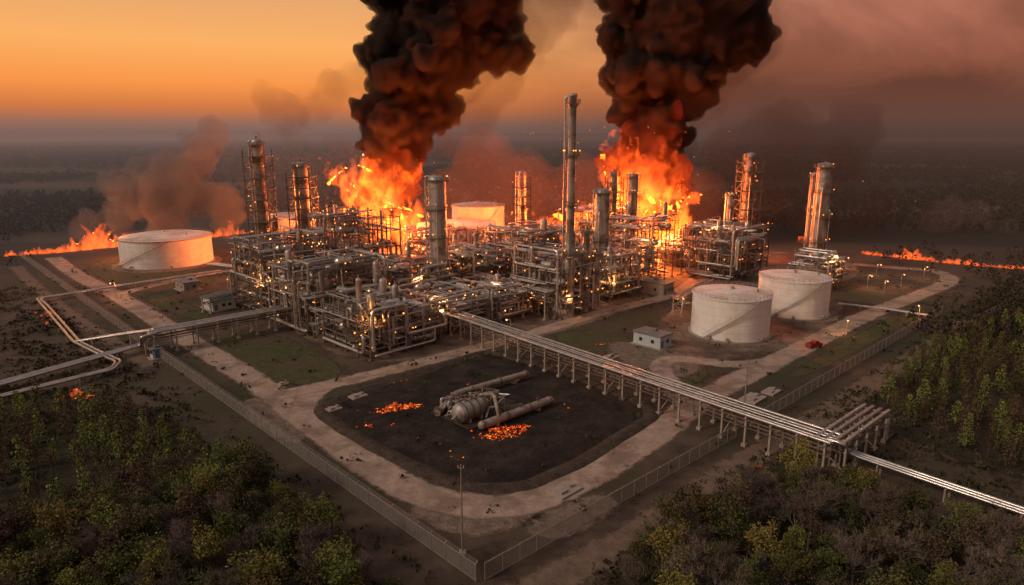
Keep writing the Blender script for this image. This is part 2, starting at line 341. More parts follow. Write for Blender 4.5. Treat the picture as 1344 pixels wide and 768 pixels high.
# ---------------------------------------------------------------- tanks
def tank(px, py, r, h, label, stair_a=200, rim=m_white, n=64):
    c = g(px, py); t = empty('storage_tank', c, 0, label, 'tank')
    b = MB(); b.lathe((0,0,0), [(r+.8,0),(r+.8,.35),(r-.5,.35)], n, False); b.build('foundation', m_conc, t)
    b = MB(); b.lathe((0,0,0), [(r, .3), (r, h)], n); sh = b.build('shell', m_white, t)
    b = MB()
    for i in range(1, 5): z = .3+(h-.3)*i/5; b.lathe((0,0,0), [(r-.01,z-.03),(r+.03,z-.03),(r+.03,z+.03),(r-.01,z+.03)], n, False)
    b.build('weld_seam', m_seam, sh)
    b = MB(); b.lathe((0,0,0), [(r+.25,h-.35),(r+.25,h+.02),(r-.02,h+.05)], n, False); b.build('rim', rim, t)
    b = MB(); b.lathe((0,0,0), [(r,h+.04),(r*.8,h+.04+r*.035),(r*.5,h+r*.07),(r*.2,h+r*.09),(.01,h+r*.095)], n)
    for k in range(20):
        a = k*math.pi/10; b.beam((r*.97*math.cos(a), r*.97*math.sin(a), h+.08), (1.2*math.cos(a), 1.2*math.sin(a), h+r*.096), .08)
    ro = b.build('roof', m_roofw, t)
    b = MB(); b.cyl((0,0,h+r*.09), (0,0,h+r*.09+.9), .6, 10); b.cyl((r*.6,-r*.2,h+r*.05), (r*.6,-r*.2,h+r*.05+1), .35, 8); b.build('vent', m_galv, ro)
    b = MB()
    for k in range(44):
        a = k*2*math.pi/44; b.beam((r*math.cos(a), r*math.sin(a), h), (r*math.cos(a), r*math.sin(a), h+1.1), .08)
    for zz in (.6, 1.1): b.tube([(r*math.cos(k*2*math.pi/48), r*math.sin(k*2*math.pi/48), h+zz) for k in range(49)], .05, 4)
    b.build('handrail', m_pipe2, t)
    b = MB(); pts = []; rl = []
    for k in range(25):
        a = R(stair_a)+R(75)*k/24; z = .4+(h-.4)*k/24; rr = r+.55
        pts.append((rr*math.cos(a), rr*math.sin(a), z)); rl.append((( rr+.4)*math.cos(a), (rr+.4)*math.sin(a), z+1.1))
        b.box((rr*math.cos(a), rr*math.sin(a), z), (.9,.45,.08), a)
        if k % 3 == 0: b.beam(((rr+.4)*math.cos(a), (rr+.4)*math.sin(a), z), rl[-1], .07)
    b.tube(rl, .06, 4); b.tube([(x*(1+.4/rr), y*(1+.4/rr), z-.1) for x, y, z in pts], .12, 4); b.build('stairway', rim if rim != m_white else m_seam, t)
    b = MB()
    for a in (R(250), R(300), R(225)):
        b.cyl((r*math.cos(a)*.99, r*math.sin(a)*.99, 1.1), ((r+1.2)*math.cos(a), (r+1.2)*math.sin(a), 1.1), .35, 8); b.cyl(((r+1.2)*math.cos(a), (r+1.2)*math.sin(a), 1.1), ((r+1.35)*math.cos(a), (r+1.35)*math.sin(a), 1.1), .55, 8)
    b.build('nozzle', m_pipe2, t)
    return t
tank(221,344,19.7,12.5,'large white storage tank with rust-red rim at the far left of the plant', 225, m_redr)
tank(957,436,11.5,12.5,'white storage tank nearest the camera, front one of the right-hand pair', 215)
tank(1039,409,11.4,12.5,'white storage tank directly behind and right of the front one', 215)
tank(600,330,20,14,'fire-lit storage tank in smoke behind the middle of the plant',250, m_redr)
tank(628,312,15,19,'hazy taller storage tank behind the fire-lit tank',250)
tank(382,318,14,15,'hazy storage tank between the two left columns',250)

# ---------------------------------------------------------------- columns (distillation towers)
def lamp_at(t, p, r=.32, m=None):
    b = MB(); b.ball(p, r, 8, 5); return b.build('lamp', m or m_lamp, t)
plights = []
def tower(topx, topy, basey, wpx, label, plats=5, frame=False, cat='tower', mt=None, seed=0, slim_top=False, cap=True):
    rn = random.Random(seed); Y = g(672, basey).y; top = P(topx, topy, Y); h = top.z
    d = Y*CT+(H-h)*ST; r = wpx/2/F*d
    t = empty('process_column' if cat == 'tower' else 'flare_chimney', (top.x, Y, 0), 0, label, cat)
    b = MB(); b.lathe((0,0,0), [(r*1.35,0),(r*1.35,.5),(r*1.2,.5)], 20, False); b.build('base_ring', m_conc, t)
    pr = [(r*1.15,.4),(r*1.02,3.5)]
    if slim_top: pr += [(r*1.02,h*.38),(r*.78,h*.42),(r*.72,h*.9),(r*.76,h)]
    else: pr += [(r,h*.55),(r*.97,h*.56),(r*.97,h-1.3*r*.5)]
    rt = pr[-1][0]
    if cap and not slim_top: pr += [(rt*.9,h-.25*r),(rt*.55,h-.08*r),(.02,h)]
    if slim_top: pr += [(r*.85,h+.01),(r*.85,h-1.2),(r*.5,h-1.2)]
    b = MB(); b.lathe((0,0,0), pr, 24)
    for k in range(int(h/3)):
        z = 2+k*3; rr = (r*1.03 if not slim_top or z < h*.38 else r*.78)
        if z < h-2: b.lathe((0,0,0), [(rr-.05,z-.05),(rr+.04,z-.05),(rr+.04,z+.05),(rr-.05,z+.05)], 20, False)
    b.build('shell', mt or m_col, t)
    zs = [h*(.3+.66*k/max(1, plats-1)) for k in range(plats)]
    for z in zs:
        rr = r if not slim_top or z < h*.38 else r*.76
        a0 = rn.uniform(0, 6.28); full = rn.random() < .6 or z > h*.9; span = 2*math.pi if full else R(200); nn = 16
        b = MB(); ro = rr+1.15
        for k in range(nn):
            a = a0+span*k/nn; c = a0+span*(k+1)/nn
            q = [(rr*math.cos(a),rr*math.sin(a)),(ro*math.cos(a),ro*math.sin(a)),(ro*math.cos(c),ro*math.sin(c)),(rr*math.cos(c),rr*math.sin(c))]
            b.add([(x,y,z) for x,y in q]+[(x,y,z-.18) for x,y in q], [(0,1,2,3),(7,6,5,4),(1,5,6,2),(0,4,5,1),(3,2,6,7)])
            b.beam((ro*math.cos(a),ro*math.sin(a),z), (ro*math.cos(a),ro*math.sin(a),z+1.15), .09)
            if k % 3 == 0: b.beam((ro*math.cos(a),ro*math.sin(a),z-.1), (rr*math.cos(a),rr*math.sin(a),z-1.3), .12)
        for zz in (.6, 1.15): b.tube([(ro*math.cos(a0+span*k/nn), ro*math.sin(a0+span*k/nn), z+zz) for k in range(nn+1)], .05, 4)
        b.build('platform', m_steel, t)
    b = MB(); a = R(250)+rn.uniform(-.5,.5); rr = r*1.05+.25
    for s in (-.25,.25): b.beam((rr*math.cos(a)-s*math.sin(a), rr*math.sin(a)+s*math.cos(a), .5), (rr*math.cos(a)-s*math.sin(a), rr*math.sin(a)+s*math.cos(a), h*.97), .08)
    for k in range(int(h/1.2)):
        z = 1+k*1.2; b.beam((rr*math.cos(a)-.25*math.sin(a), rr*math.sin(a)+.25*math.cos(a), z), (rr*math.cos(a)+.25*math.sin(a), rr*math.sin(a)-.25*math.cos(a), z), .06)
        if k % 2 == 0 and k > 2: b.tube([(rr*math.cos(a)-.4*math.sin(a)*q+.6*w_*math.cos(a), rr*math.sin(a)+.4*math.cos(a)*q+.6*w_*math.sin(a), z) for q, w_ in ((-1,0),(-1,1),(1,1),(1,0))], .04, 4)
    b.build('ladder', m_rust, t)
    for k in range(3 if cat == 'tower' else 1):
        a = R(190+k*65)+rn.uniform(-.3,.3); rp = r*1.05+.55; zt = h*(.98-.2*k)
        b = MB(); b.tube(corners([(0.8*r*math.cos(a),.8*r*math.sin(a),zt+.3),(rp*math.cos(a),rp*math.sin(a),zt+.3),(rp*math.cos(a),rp*math.sin(a),3),((rp+3)*math.cos(a),(rp+3)*math.sin(a),3)], .8), .32-.07*k, 8); b.build('pipe', m_pipe, t)
    if cap and not slim_top:
        b = MB(); b.cyl((0,0,h-.1), (0,0,h+.9), .3, 8); b.beam((.6*r,0,h-.6), (.6*r,0,h+2.2), .14); b.beam((.6*r,0,h+2.2), (-.4*r,0,h+2.2), .12); b.build('davit', m_rust, t)
    if frame:
        s = r+2.0; b = MB(); n = int(h*.92/4.2)
        for x, y in ((-s,-s),(s,-s),(s,s),(-s,s)): b.beam((x,y,0), (x,y,h*.93), .34)
        for k in range(n):
            z0, z1 = k*4.2, (k+1)*4.2; cs = [(-s,-s),(s,-s),(s,s),(-s,s)]
            for i in range(4):
                a_, c_ = cs[i], cs[(i+1) % 4]; b.beam((*a_, z1), (*c_, z1), .22)
                if (k+i) % 2: b.beam((*a_, z0), (*c_, z1), .16)
                else: b.beam((*c_, z0), (*a_, z1), .16)
        b.build('lattice_frame', m_rust, t)
        for k in range(1, n, 2):
            b = MB(); z = (k+1)*4.2; b.box((0,-s*.75,z+.12), (2*s+1.2, s*.9, .12)); b.box((s*.8,0,z+.13), (s*.8, 2*s, .12))
            for x in (-s-.5, 0, s+.5): b.beam((x,-s-.5,z), (x,-s-.5,z+1.2), .08)
            b.beam((-s-.5,-s-.5,z+1.2), (s+.5,-s-.5,z+1.2), .08); b.build('platform', m_steel, t)
    e = r+(2.3 if frame else 1.3)
    for k in range(4+plats):
        a = R(rn.uniform(190, 350)); z = rn.choice(zs)+1.4 if not frame else h*rn.uniform(.2,.97)
        lamp_at(t, (e*math.cos(a), e*math.sin(a), z), .19)
    return t
tower(336,182,372,15,'tallest column at the left, wrapped in a steel lattice',7,True,seed=1)
tower(394,212,366,17,'second lattice-wrapped column from the left',6,True,seed=2)
tower(573,229,396,25,'broad bare grey column standing alone in the left centre',4,False,seed=3)
tower(752,123,416,14,'tall slim chimney rising above everything at the centre',4,False,'chimney',mt=m_col,seed=4,slim_top=True)
tower(685,224,336,12,'slim distant column left of the tall chimney',6,True,seed=5)
tower(791,247,386,20,'stout grey column just right of the tall chimney',4,False,seed=6)
tower(807,224,350,9,'thin lattice-wrapped column in front of the right fire',6,True,seed=7)
tower(832,227,352,13,'slim column backlit by the right fire',5,False,seed=8)
tower(986,200,346,14,'tall lattice-wrapped column right of the right fire',6,True,seed=9)
tower(960,253,352,9,'short column beside the right lattice-wrapped column',3,False,seed=10)
tower(1084,213,360,20,'large leaning-looking grey column at the far right',4,False,seed=11)
tower(1070,226,357,8,'thin pipe column attached left of the far right column',3,False,seed=12)
tower(463,272,366,11,'short lattice-wrapped column in front of the left fire',5,True,seed=13)
tower(434,268,362,8,'thin column left of the left fire',4,True,seed=14)
tower(746,345,414,11,'squat vessel column at the foot of the tall chimney',3,False,seed=15)
tower(770,300,408,9,'narrow vessel column right of the chimney foot',3,False,seed=16)
tower(722,300,372,9,'narrow vessel column left of the tall chimney',3,True,seed=17)
tower(360,285,366,8,'narrow vessel column between the two left lattice columns',3,False,seed=18)
tower(783,330,405,10,'short pale column in front of the stout grey column',3,False,seed=19)
tower(640,318,350,8,'short far column beside the fire-lit tank',3,False,seed=20)

# ---------------------------------------------------------------- process units
def unit(x, y, nx, ny, levels, label, seed, bay=6.0, npipe=30, nl=10, full=.75):
    rn = random.Random(seed); t = empty('process_unit', (x, y, 0), R(45), label, 'plant structure')
    nL = len(levels); top = {}
    for i in range(nx):
        for j in range(ny):
            q = nL-1 if rn.random() < full else rn.randrange(max(1, nL-2), nL) - (1 if rn.random() < .4 else 0)
            top[i,j] = max(0, min(nL-1, q - (1 if (i == 0 or j == 0) and rn.random() < .45 else 0)))
    def lv(i, j): return top.get((i, j), -1)
    for i in range(nx+1):
        for j in range(ny+1):
            m = max(lv(i,j), lv(i-1,j), lv(i,j-1), lv(i-1,j-1))
            if m < 0: continue
            b = MB(); b.box((i*bay, j*bay, (levels[m]+.2)/2), (.32,.32,levels[m]+.2)); b.box((i*bay, j*bay, .25), (.9,.9,.5)); b.build('column', m_steel, t)
    for k, z in enumerate(levels):
        b = MB(); dk = MB(); hr = MB(); has = {}
        for (i, j), L_ in top.items():
            if L_ < k: continue
            x0, x1, y0, y1 = i*bay, (i+1)*bay, j*bay, (j+1)*bay
            for p, q in (((x0,y0),(x1,y0)),((x0,y0),(x0,y1)),((x1,y0),(x1,y1)),((x0,y1),(x1,y1))):
                if (p, q) in has: continue
                has[(p, q)] = 1; b.beam((*p, z), (*q, z), .26)
            b.beam((x0, (y0+y1)/2, z+.02), (x1, (y0+y1)/2, z+.02), .16)
            if rn.random() < .4:
                dk.box(((x0+x1)/2, (y0+y1)/2, z+.24), (bay-.05, bay-.05, .07))
                for (ii, jj, p, q) in ((i,j-1,(x0,y0),(x1,y0)),(i-1,j,(x0,y0),(x0,y1)),(i+1,j,(x1,y0),(x1,y1)),(i,j+1,(x0,y1),(x1,y1))):
                    if lv(ii, jj) < k:
                        for hz_ in (.8, 1.35): hr.beam((*p, z+hz_), (*q, z+hz_), .07)
                        for s in range(5): hr.beam((p[0]+(q[0]-p[0])*s/4, p[1]+(q[1]-p[1])*s/4, z+.2), (p[0]+(q[0]-p[0])*s/4, p[1]+(q[1]-p[1])*s/4, z+1.35), .07)
        if b.f: b.build('beam', m_steel, t)
        if dk.f: dk.build('deck', m_deck, t)
        if hr.f: hr.build('handrail', m_rust, t)
    zz = [0]+levels; b = MB()
    for k in range(nL):
        for i in range(nx):
            for jj, edge in ((0, 0), (ny, ny-1)):
                if lv(i, edge) >= k and rn.random() < .3:
                    p, q = (i*bay, jj*bay), ((i+1)*bay, jj*bay)
                    b.beam((*p, zz[k]), (*q, zz[k+1]), .16); b.beam((*q, zz[k]), (*p, zz[k+1]), .16)
        for j in range(ny):
            if lv(0, j) >= k and rn.random() < .35:
                b.beam((0, j*bay, zz[k]), (0, (j+1)*bay, zz[k+1]), .16); b.beam((0, (j+1)*bay, zz[k]), (0, j*bay, zz[k+1]), .16)
    if b.f: b.build('brace', m_rust, t)
    LX, LY, LZ = nx*bay, ny*bay, levels[-1]
    for k in range(npipe):
        p = Vector((rn.uniform(-1.5, LX+.5), rn.uniform(-1.5, LY+.5), rn.choice(zz[:-1] if k % 3 else levels)+rn.uniform(.7, 3.4)))
        if k % 2:
            if rn.random() < .5: p.x = rn.uniform(-2, 2)
            else: p.y = rn.uniform(-2, 2)
        pts = [p.copy()]; ax = rn.choice('xyz')
        for s in range(rn.randint(2, 6)):
            if ax == 'x': p.x = rn.uniform(-1.8, LX+1.5)
            elif ax == 'y': p.y = rn.uniform(-1.8, LY+1.5)
            else: p.z = rn.choice([.8]+levels)+rn.uniform(.5, 3)
            pts.append(p.copy()); ax = rn.choice([c for c in 'xyz' if c != ax])
        rad = rn.choice((.12,.15,.18,.22,.28,.36,.48)); b = MB(); b.tube(corners(pts, rad*2.5), rad, 8); b.build('pipe', m_pipe if rn.random() < .65 else m_pipe2, t)
    for k in range(min(7, (96-npipe)//4)):
        z = rn.choice(levels)+.55; y0 = rn.uniform(0, LY-3); rad = rn.choice((.14,.2,.26)); along = rn.random() < .5
        for q in range(4):
            b = MB(); o = y0+q*.75
            if along: b.tube([(-2, min(o, LY), z), (LX+2, min(o, LY), z)], rad, 8)
            else: b.tube([(min(o, LX), -2, z), (min(o, LX), LY+2, z)], rad, 8)
            b.build('pipe', m_pipe, t)
    for k in range(7+nx*ny//2):
        i, j = rn.randrange(nx), rn.randrange(ny)
        if k % 2: i, j = (0, j) if rn.random() < .5 else (i, 0)
        z = rn.choice(zz[:max(1, lv(i,j)+2)])
        cx, cy = (i+.5)*bay, (j+.5)*bay; b = MB()
        if rn.random() < .55:
            r_ = rn.uniform(.7, 1.3); l_ = bay*.42; zc = z+r_+.7; d = Vector((1,0,0)) if rn.random() < .5 else Vector((0,1,0)); c = Vector((cx,cy,zc))
            b.cyl(c-d*l_, c+d*l_, r_, 14)
            for s in (-1, 1):
                b.cyl(c+d*s*l_, c+d*s*(l_+.45), r_, 14, r_*.55); b.cyl(c+d*s*(l_+.45), c+d*s*(l_+.6), r_*.55, 14, .1); b.box(c+d*s*l_*.6+Vector((0,0,-r_)), (.5,.5,r_*1.2))
            b.cyl(c+Vector((0,0,r_*.9)), c+Vector((0,0,r_+.9)), .22, 8); b.build('drum', m_pipe, t)
        else:
            r_ = rn.uniform(.7, 1.3); hh = rn.uniform(4, 9)
            b.lathe((cx,cy,z+.3), [(r_*.9,0),(r_,.7),(r_,hh),(r_*.8,hh+.5),(r_*.4,hh+.75),(.02,hh+.8)], 16); b.cyl((cx,cy,z+hh+1), (cx,cy,z+hh+2), .2, 8); b.build('vessel', m_col, t)
    b = MB(); sx = -1.2
    for k in range(nL):
        y0, y1 = (1, 6) if k % 2 == 0 else (6, 1)
        for s in (-.45,.45): b.beam((sx+s, y0, zz[k]+.2), (sx+s, y1, zz[k+1]+.2), .16); b.beam((sx+s, y0, zz[k]+1.3), (sx+s, y1, zz[k+1]+1.3), .06)
        for q in range(9): f = (q+.5)/9; b.box((sx, y0+(y1-y0)*f, zz[k]+.2+(zz[k+1]-zz[k])*f), (.9,.4,.06))
        b.box((sx, y1+(.7 if y1 > y0 else -.7), zz[k+1]+.2), (1.4,1.4,.08))
    b.build('staircase', m_rust, t)
    for k in range(int(nl*1.7)):
        side = rn.random(); z = rn.choice(levels)-.7 if rn.random() < .5 else rn.choice(levels)+2.0
        if side < .4: p = (rn.uniform(0, LX), -.4, z)
        elif side < .8: p = (-.4, rn.uniform(0, LY), z)
        else: p = (rn.uniform(0, LX), rn.uniform(0, LY), LZ+1.8)
        lamp_at(t, p, rn.choice((.12,.16,.21)), m_lamp if rn.random() < .85 else m_lamp2)
        if p[2] > LZ: b = MB(); b.beam((p[0],p[1],LZ), (p[0],p[1],LZ+1.7), .09); b.build('lamp_post', m_rust, t)
    c = Vector((x, y, 0))
    for q in range(2): plights.append(c+W*(LX*rn.uniform(-.1,.5))+U*(LY*rn.uniform(-.1,.7))+Vector((0,0,rn.choice(levels)+2)))
    return t
p = g(487,474)
unit(p.x, p.y, 4, 5, [4.5,8.5,12], 'open process structure at the front left corner of the plant', 21, npipe=62, nl=15, full=.6)
q = p+U*33; unit(q.x, q.y, 5, 4, [5,9.5,14,18.5], 'process structure second from the front in the left block', 22, npipe=62, nl=18)
q = p+U*60; unit(q.x, q.y, 4, 4, [5,10,15,20,24], 'tall process structure at the left end of the plant', 23, npipe=60, nl=22)
q = p+U*32+W*33; unit(q.x, q.y, 4, 4, [5,9.5,14], 'process structure beside the broad grey column', 24, npipe=56, nl=18)
q = p+U*60+W*30; unit(q.x, q.y, 4, 4, [6,12,18,24,29], 'tall process structure in front of the left fire', 25, npipe=54, nl=20, full=.5)
q = p+U*4+W*28; unit(q.x, q.y, 4, 4, [4.5,8.5], 'low pipe-filled structure right of the front left corner', 26, npipe=56, nl=12)
q = p+U*34+W*62; unit(q.x, q.y, 4, 4, [5,10,14], 'process structure behind the broad grey column', 27, npipe=46, nl=16)
q = g(735,420); unit(q.x, q.y, 3, 4, [5,10,15,20], 'process structure around the foot of the tall chimney', 28, bay=5.5, npipe=58, nl=18)
q = g(800,396); unit(q.x, q.y, 3, 3, [5,10,15], 'process structure right of the stout grey column', 29, npipe=50, nl=18)
q = g(850,372); unit(q.x, q.y, 3, 4, [5,10,15,20,24], 'structure silhouetted against the right fire', 30, npipe=46, nl=18, full=.5)
q = g(700,382); unit(q.x, q.y, 4, 4, [5,10,15,20], 'process structure left of the tall chimney', 31, npipe=52, nl=18)
q = g(655,350); unit(q.x, q.y, 4, 3, [5,10,14], 'distant process structure under the slim far column', 32, npipe=40, nl=16)
q = g(962,372); unit(q.x, q.y, 5, 4, [5,10,15,20], 'process structure below the right lattice-wrapped column', 33, npipe=56, nl=24, full=.6)
q = g(1085,384); unit(q.x, q.y, 3, 3, [4,8,11], 'low process structure at the foot of the far right column', 34, bay=5, npipe=40, nl=16)
q = g(790,352); unit(q.x, q.y, 4, 4, [6,12,18,24], 'process structure at the base of the right fire', 35, npipe=40, nl=14, full=.5)
q = g(652,425); unit(q.x, q.y, 3, 3, [4.5,8.5], 'low equipment structure under the high pipe rack in the centre', 36, npipe=46, nl=12)
q = g(620,385); unit(q.x, q.y, 3, 3, [5,9,13], 'process structure between the broad grey column and the chimney', 37, npipe=46, nl=14)
q = g(905,352); unit(q.x, q.y, 3, 3, [5,9], 'low structure between the right fire and the right columns', 38, npipe=34, nl=12)
q = g(560,352); unit(q.x, q.y, 4, 3, [5,10,15], 'structure in front of the left blaze', 39, npipe=36, nl=12)

# ---------------------------------------------------------------- pipe racks
def rack(p0, p1, z, width, n, npipes, label, posth=None, lower=True, name='pipe_rack', extra=0, bend=False):
    d = (p1-p0); L_ = Vector((d.x, d.y, 0)).length; rz = math.atan2(d.y, d.x)
    t = empty(name, (p0.x, p0.y, 0), rz, label, 'pipe rack'); w = width/2
    for k in range(n):
        x = L_*k/(n-1); b = MB()
        for s in (-1, 1): b.box((x, s*(w-.2), z/2), (.36,.36,z)); b.box((x, s*(w-.2), .3), (.9,.9,.6))
        b.beam((x,-w-.2,z), (x,w+.2,z), .34)
        if lower: b.beam((x,-w,z-1.9), (x,w,z-1.9), .28)
        if k % 3 == 0: b.beam((x,-w+.2,.5), (x,w-.2,z-1.9), .15)
        b.build('support_frame', m_conc, t)
    b = MB()
    for s in (-1, 1): b.beam((0,s*w,z-.35), (L_,s*w,z-.35), .22)
    if lower:
        for s in (-1, 1): b.beam((0,s*w,z-1.9), (L_,s*w,z-1.9), .16)
    b.build('side_beam', m_steel, t)
    rr = random.Random(int(L_*10))
    for k in range(npipes):
        y = -w+.35+(2*w-.7)*k/(npipes-1); rad = (.27,.17,.22,.17)[k % 4]; zp = z+.2+rad; b = MB()
        pts = [(-1-extra*rr.random(),y,zp), (L_*.25,y,zp), (L_*.5,y,zp), (L_+.8,y,zp)]
        if bend: rad = .36; pts = [(-1,y,zp), (L_+1.6,y,zp), (L_+1.6,y,.2)]
        b.tube(corners(pts, 1.2, 5), rad, 10)
        for q in range(int(L_/12)): b.cyl((q*12+rr.random()*4,y,zp), (q*12+rr.random()*4+.3,y,zp), rad+.05, 8)
        b.build('pipe', m_rpipe if k % 3 else m_pipe, t)
    if lower:
        for k in range(2):
            b = MB(); y = -w+.9+k*(w*1.1); b.tube([(-1,y,z-1.55), (L_+.5,y,z-1.55)], .2, 8); b.build('pipe', m_rust, t)
    return t
A = g(600,414,6); B = g(1092,578,6)
rack(A, B, 6, 5.6, 23, 5, 'long elevated pipe rack running from the plant to the lower right')
B2 = g(1148,539,6); rack(B+W*.5, B2, 6, 5.2, 5, 4, 'short end of the pipe rack turning back beside the right trees', bend=True)
A2 = g(402,400,6); B3 = g(198,437,6); rack(A2, B3, 6, 4.6, 9, 5, 'elevated pipe rack leaving the plant to the left')
rack(g(590,352,9), g(722,384,9), 9, 5, 6, 5, 'high pipe rack sloping away from the broad grey column')
rack(g(590,398,8), g(722,378,8), 8, 5.5, 7, 6, 'wide pipe rack across the middle of the plant')
rack(g(560,340,10), g(700,322,10), 10, 5, 6, 5, 'distant pipe rack behind the broad grey column')
rack(g(330,376,5), g(270,392,5), 5, 4, 3, 4, 'small pipe rack beside the left sheds')
rack(g(890,392,5), g(930,368,5), 5, 3.5, 4, 4, 'small pipe rack left of the white tanks')
def pipeline(pts, r, n, label, sup=9, off=.9, z=None):
    pts = [Vector(q) for q in pts]; t = empty('pipeline', (pts[0].x, pts[0].y, 0), 0, label, 'pipeline'); o = Vector((pts[0].x, pts[0].y, 0))
    for k in range(n):
        q = []
        for i, p_ in enumerate(pts):
            d = (pts[min(i+1, len(pts)-1)]-pts[max(i-1, 0)]); d.z = 0; d.normalize(); q.append(p_-o+Vector((-d.y, d.x, 0))*off*(k-(n-1)/2))
        b = MB(); b.tube(corners(q, 1.6, 4), r, 10); b.build('pipe', m_rpipe, t)
    for i in range(len(pts)-1):
        a, c = pts[i]-o, pts[i+1]-o; L_ = (c-a).length; m = max(1, int(L_/sup))
        for k in range(m):
            q = a+(c-a)*((k+.5)/m); d = (c-a).normalized()
            if abs(d.z) > .5 or q.z < .6: continue
            n_ = Vector((-d.y, d.x, 0)).normalized()*(off*n/2+.2); b = MB()
            b.beam(q-n_+Vector((0,0,-r-.1)), q+n_+Vector((0,0,-r-.1)), .25)
            for s in (-1, 1): b.beam(Vector((q.x+s*n_.x*.8, q.y+s*n_.y*.8, 0)), q+n_*(.8*s)+Vector((0,0,-r-.1)), .24)
            b.build('support', m_conc, t)
    return t
pipeline([g(1092,575,6.4), g(1104,581,6.4), g(1112,592,3.2), g(1200,622,2.6), g(1400,690,2.6)], .27, 3, 'low pipeline running off the right edge past the trees', 8, .95)
pipeline([g(200,437,6.2), g(190,441,6.2), g(186,452,2), g(128,468,1.8), g(-60,520,1.8)], .34, 3, 'low pipeline running off the left edge below the rack', 12, 1.2)
pipeline([g(200,433,6.6), g(150,440,4), g(100,448,1.6), g(60,402,1.6), g(50,392,1.6), g(150,376,1.6), g(290,355,1.6)], .36, 2, 'looping pipeline around the left corner near the tank', 12, 1.4)
pipeline([g(100,448,1.7), g(128,462,1.7), g(156,474,1.7), g(148,484,1.7), g(-60,535,1.7)], .34, 2, 'second low pipeline nearest the left trees', 12, 1.2)
pipeline([g(1100,398,1.5), g(1160,405,1.5), g(1222,414,1.5)], .25, 2, 'short pipeline between the right tanks and fence', 8, .8)
pipeline([g(276,346,1.5), g(310,350,1.5), g(335,362,1.5)], .35, 4, 'bundle of pipes from the left tank into the plant', 7, 1.1)
pipeline([g(1000,392,1.2), g(950,402,1.2), g(900,398,1.2), g(880,386,1.2)], .3, 3, 'pipes from the front right tank toward the plant', 7, 1.0)

# ---------------------------------------------------------------- fences
def fence(p0, p1, label, sp=3.3, hgt=2.7):
    d = p1-p0; L_ = d.length; t = empty('chain_link_fence', p0, math.atan2(d.y, d.x), label, 'fence'); n = int(L_/sp)
    me = bpy.data.meshes.new('mesh_panel'); me.from_pydata([(0,0,.05),(L_,0,.05),(L_,0,hgt),(0,0,hgt)], [], [(0,1,2,3)])
    uv = me.uv_layers.new(); 
    for i, c in enumerate(((0,0),(L_,0),(L_,hgt),(0,hgt))): uv.data[i].uv = c
    me.materials.append(m_fence); o = bpy.data.objects.new('mesh_panel', me); C.objects.link(o); o.parent = t
    b = MB(); b.beam((0,0,hgt), (L_,0,hgt), .09); b.beam((0,0,.15), (L_,0,.15), .05)
    for q in (.15,.3,.45): b.beam((0,-.1-q*.5,hgt+q), (L_,-.1-q*.5,hgt+q), .025)
    b.build('rail', m_galv, t)
    b = MB(); b.cyl((0,.03,0), (0,.03,hgt+.1), .08, 6); b.beam((0,.03,hgt), (0,-.3,hgt+.5), .06); first = b.build('post', m_galv, t); mb = MB(); cnt = 1
    for k in range(1, n+1):
        if cnt < 99: c = first.copy(); C.objects.link(c); c.parent = t; c.location = (k*L_/n, 0, 0); cnt += 1
        else: mb.cyl((k*L_/n,.03,0), (k*L_/n,.03,hgt+.1), .075, 6)
    if mb.f: tag(mb.build('post', m_galv, t), kind='stuff')
cor = g(625,764)
lf = g(205,466); fence(cor, lf, 'near stretch of chain link fence along the left side of the site')
fence(lf, g(28,338), 'far stretch of chain link fence left of the big tank')
rf = g(966,574); fence(cor+Vector((1.2,.3,0)), rf, 'near stretch of chain link fence along the right side of the site')
fence(rf+W*6, g(1236,412), 'far stretch of chain link fence beyond the pipe rack on the right')
fence(g(1265,432), g(1400,368), 'chain link fence at the right edge outside the site')

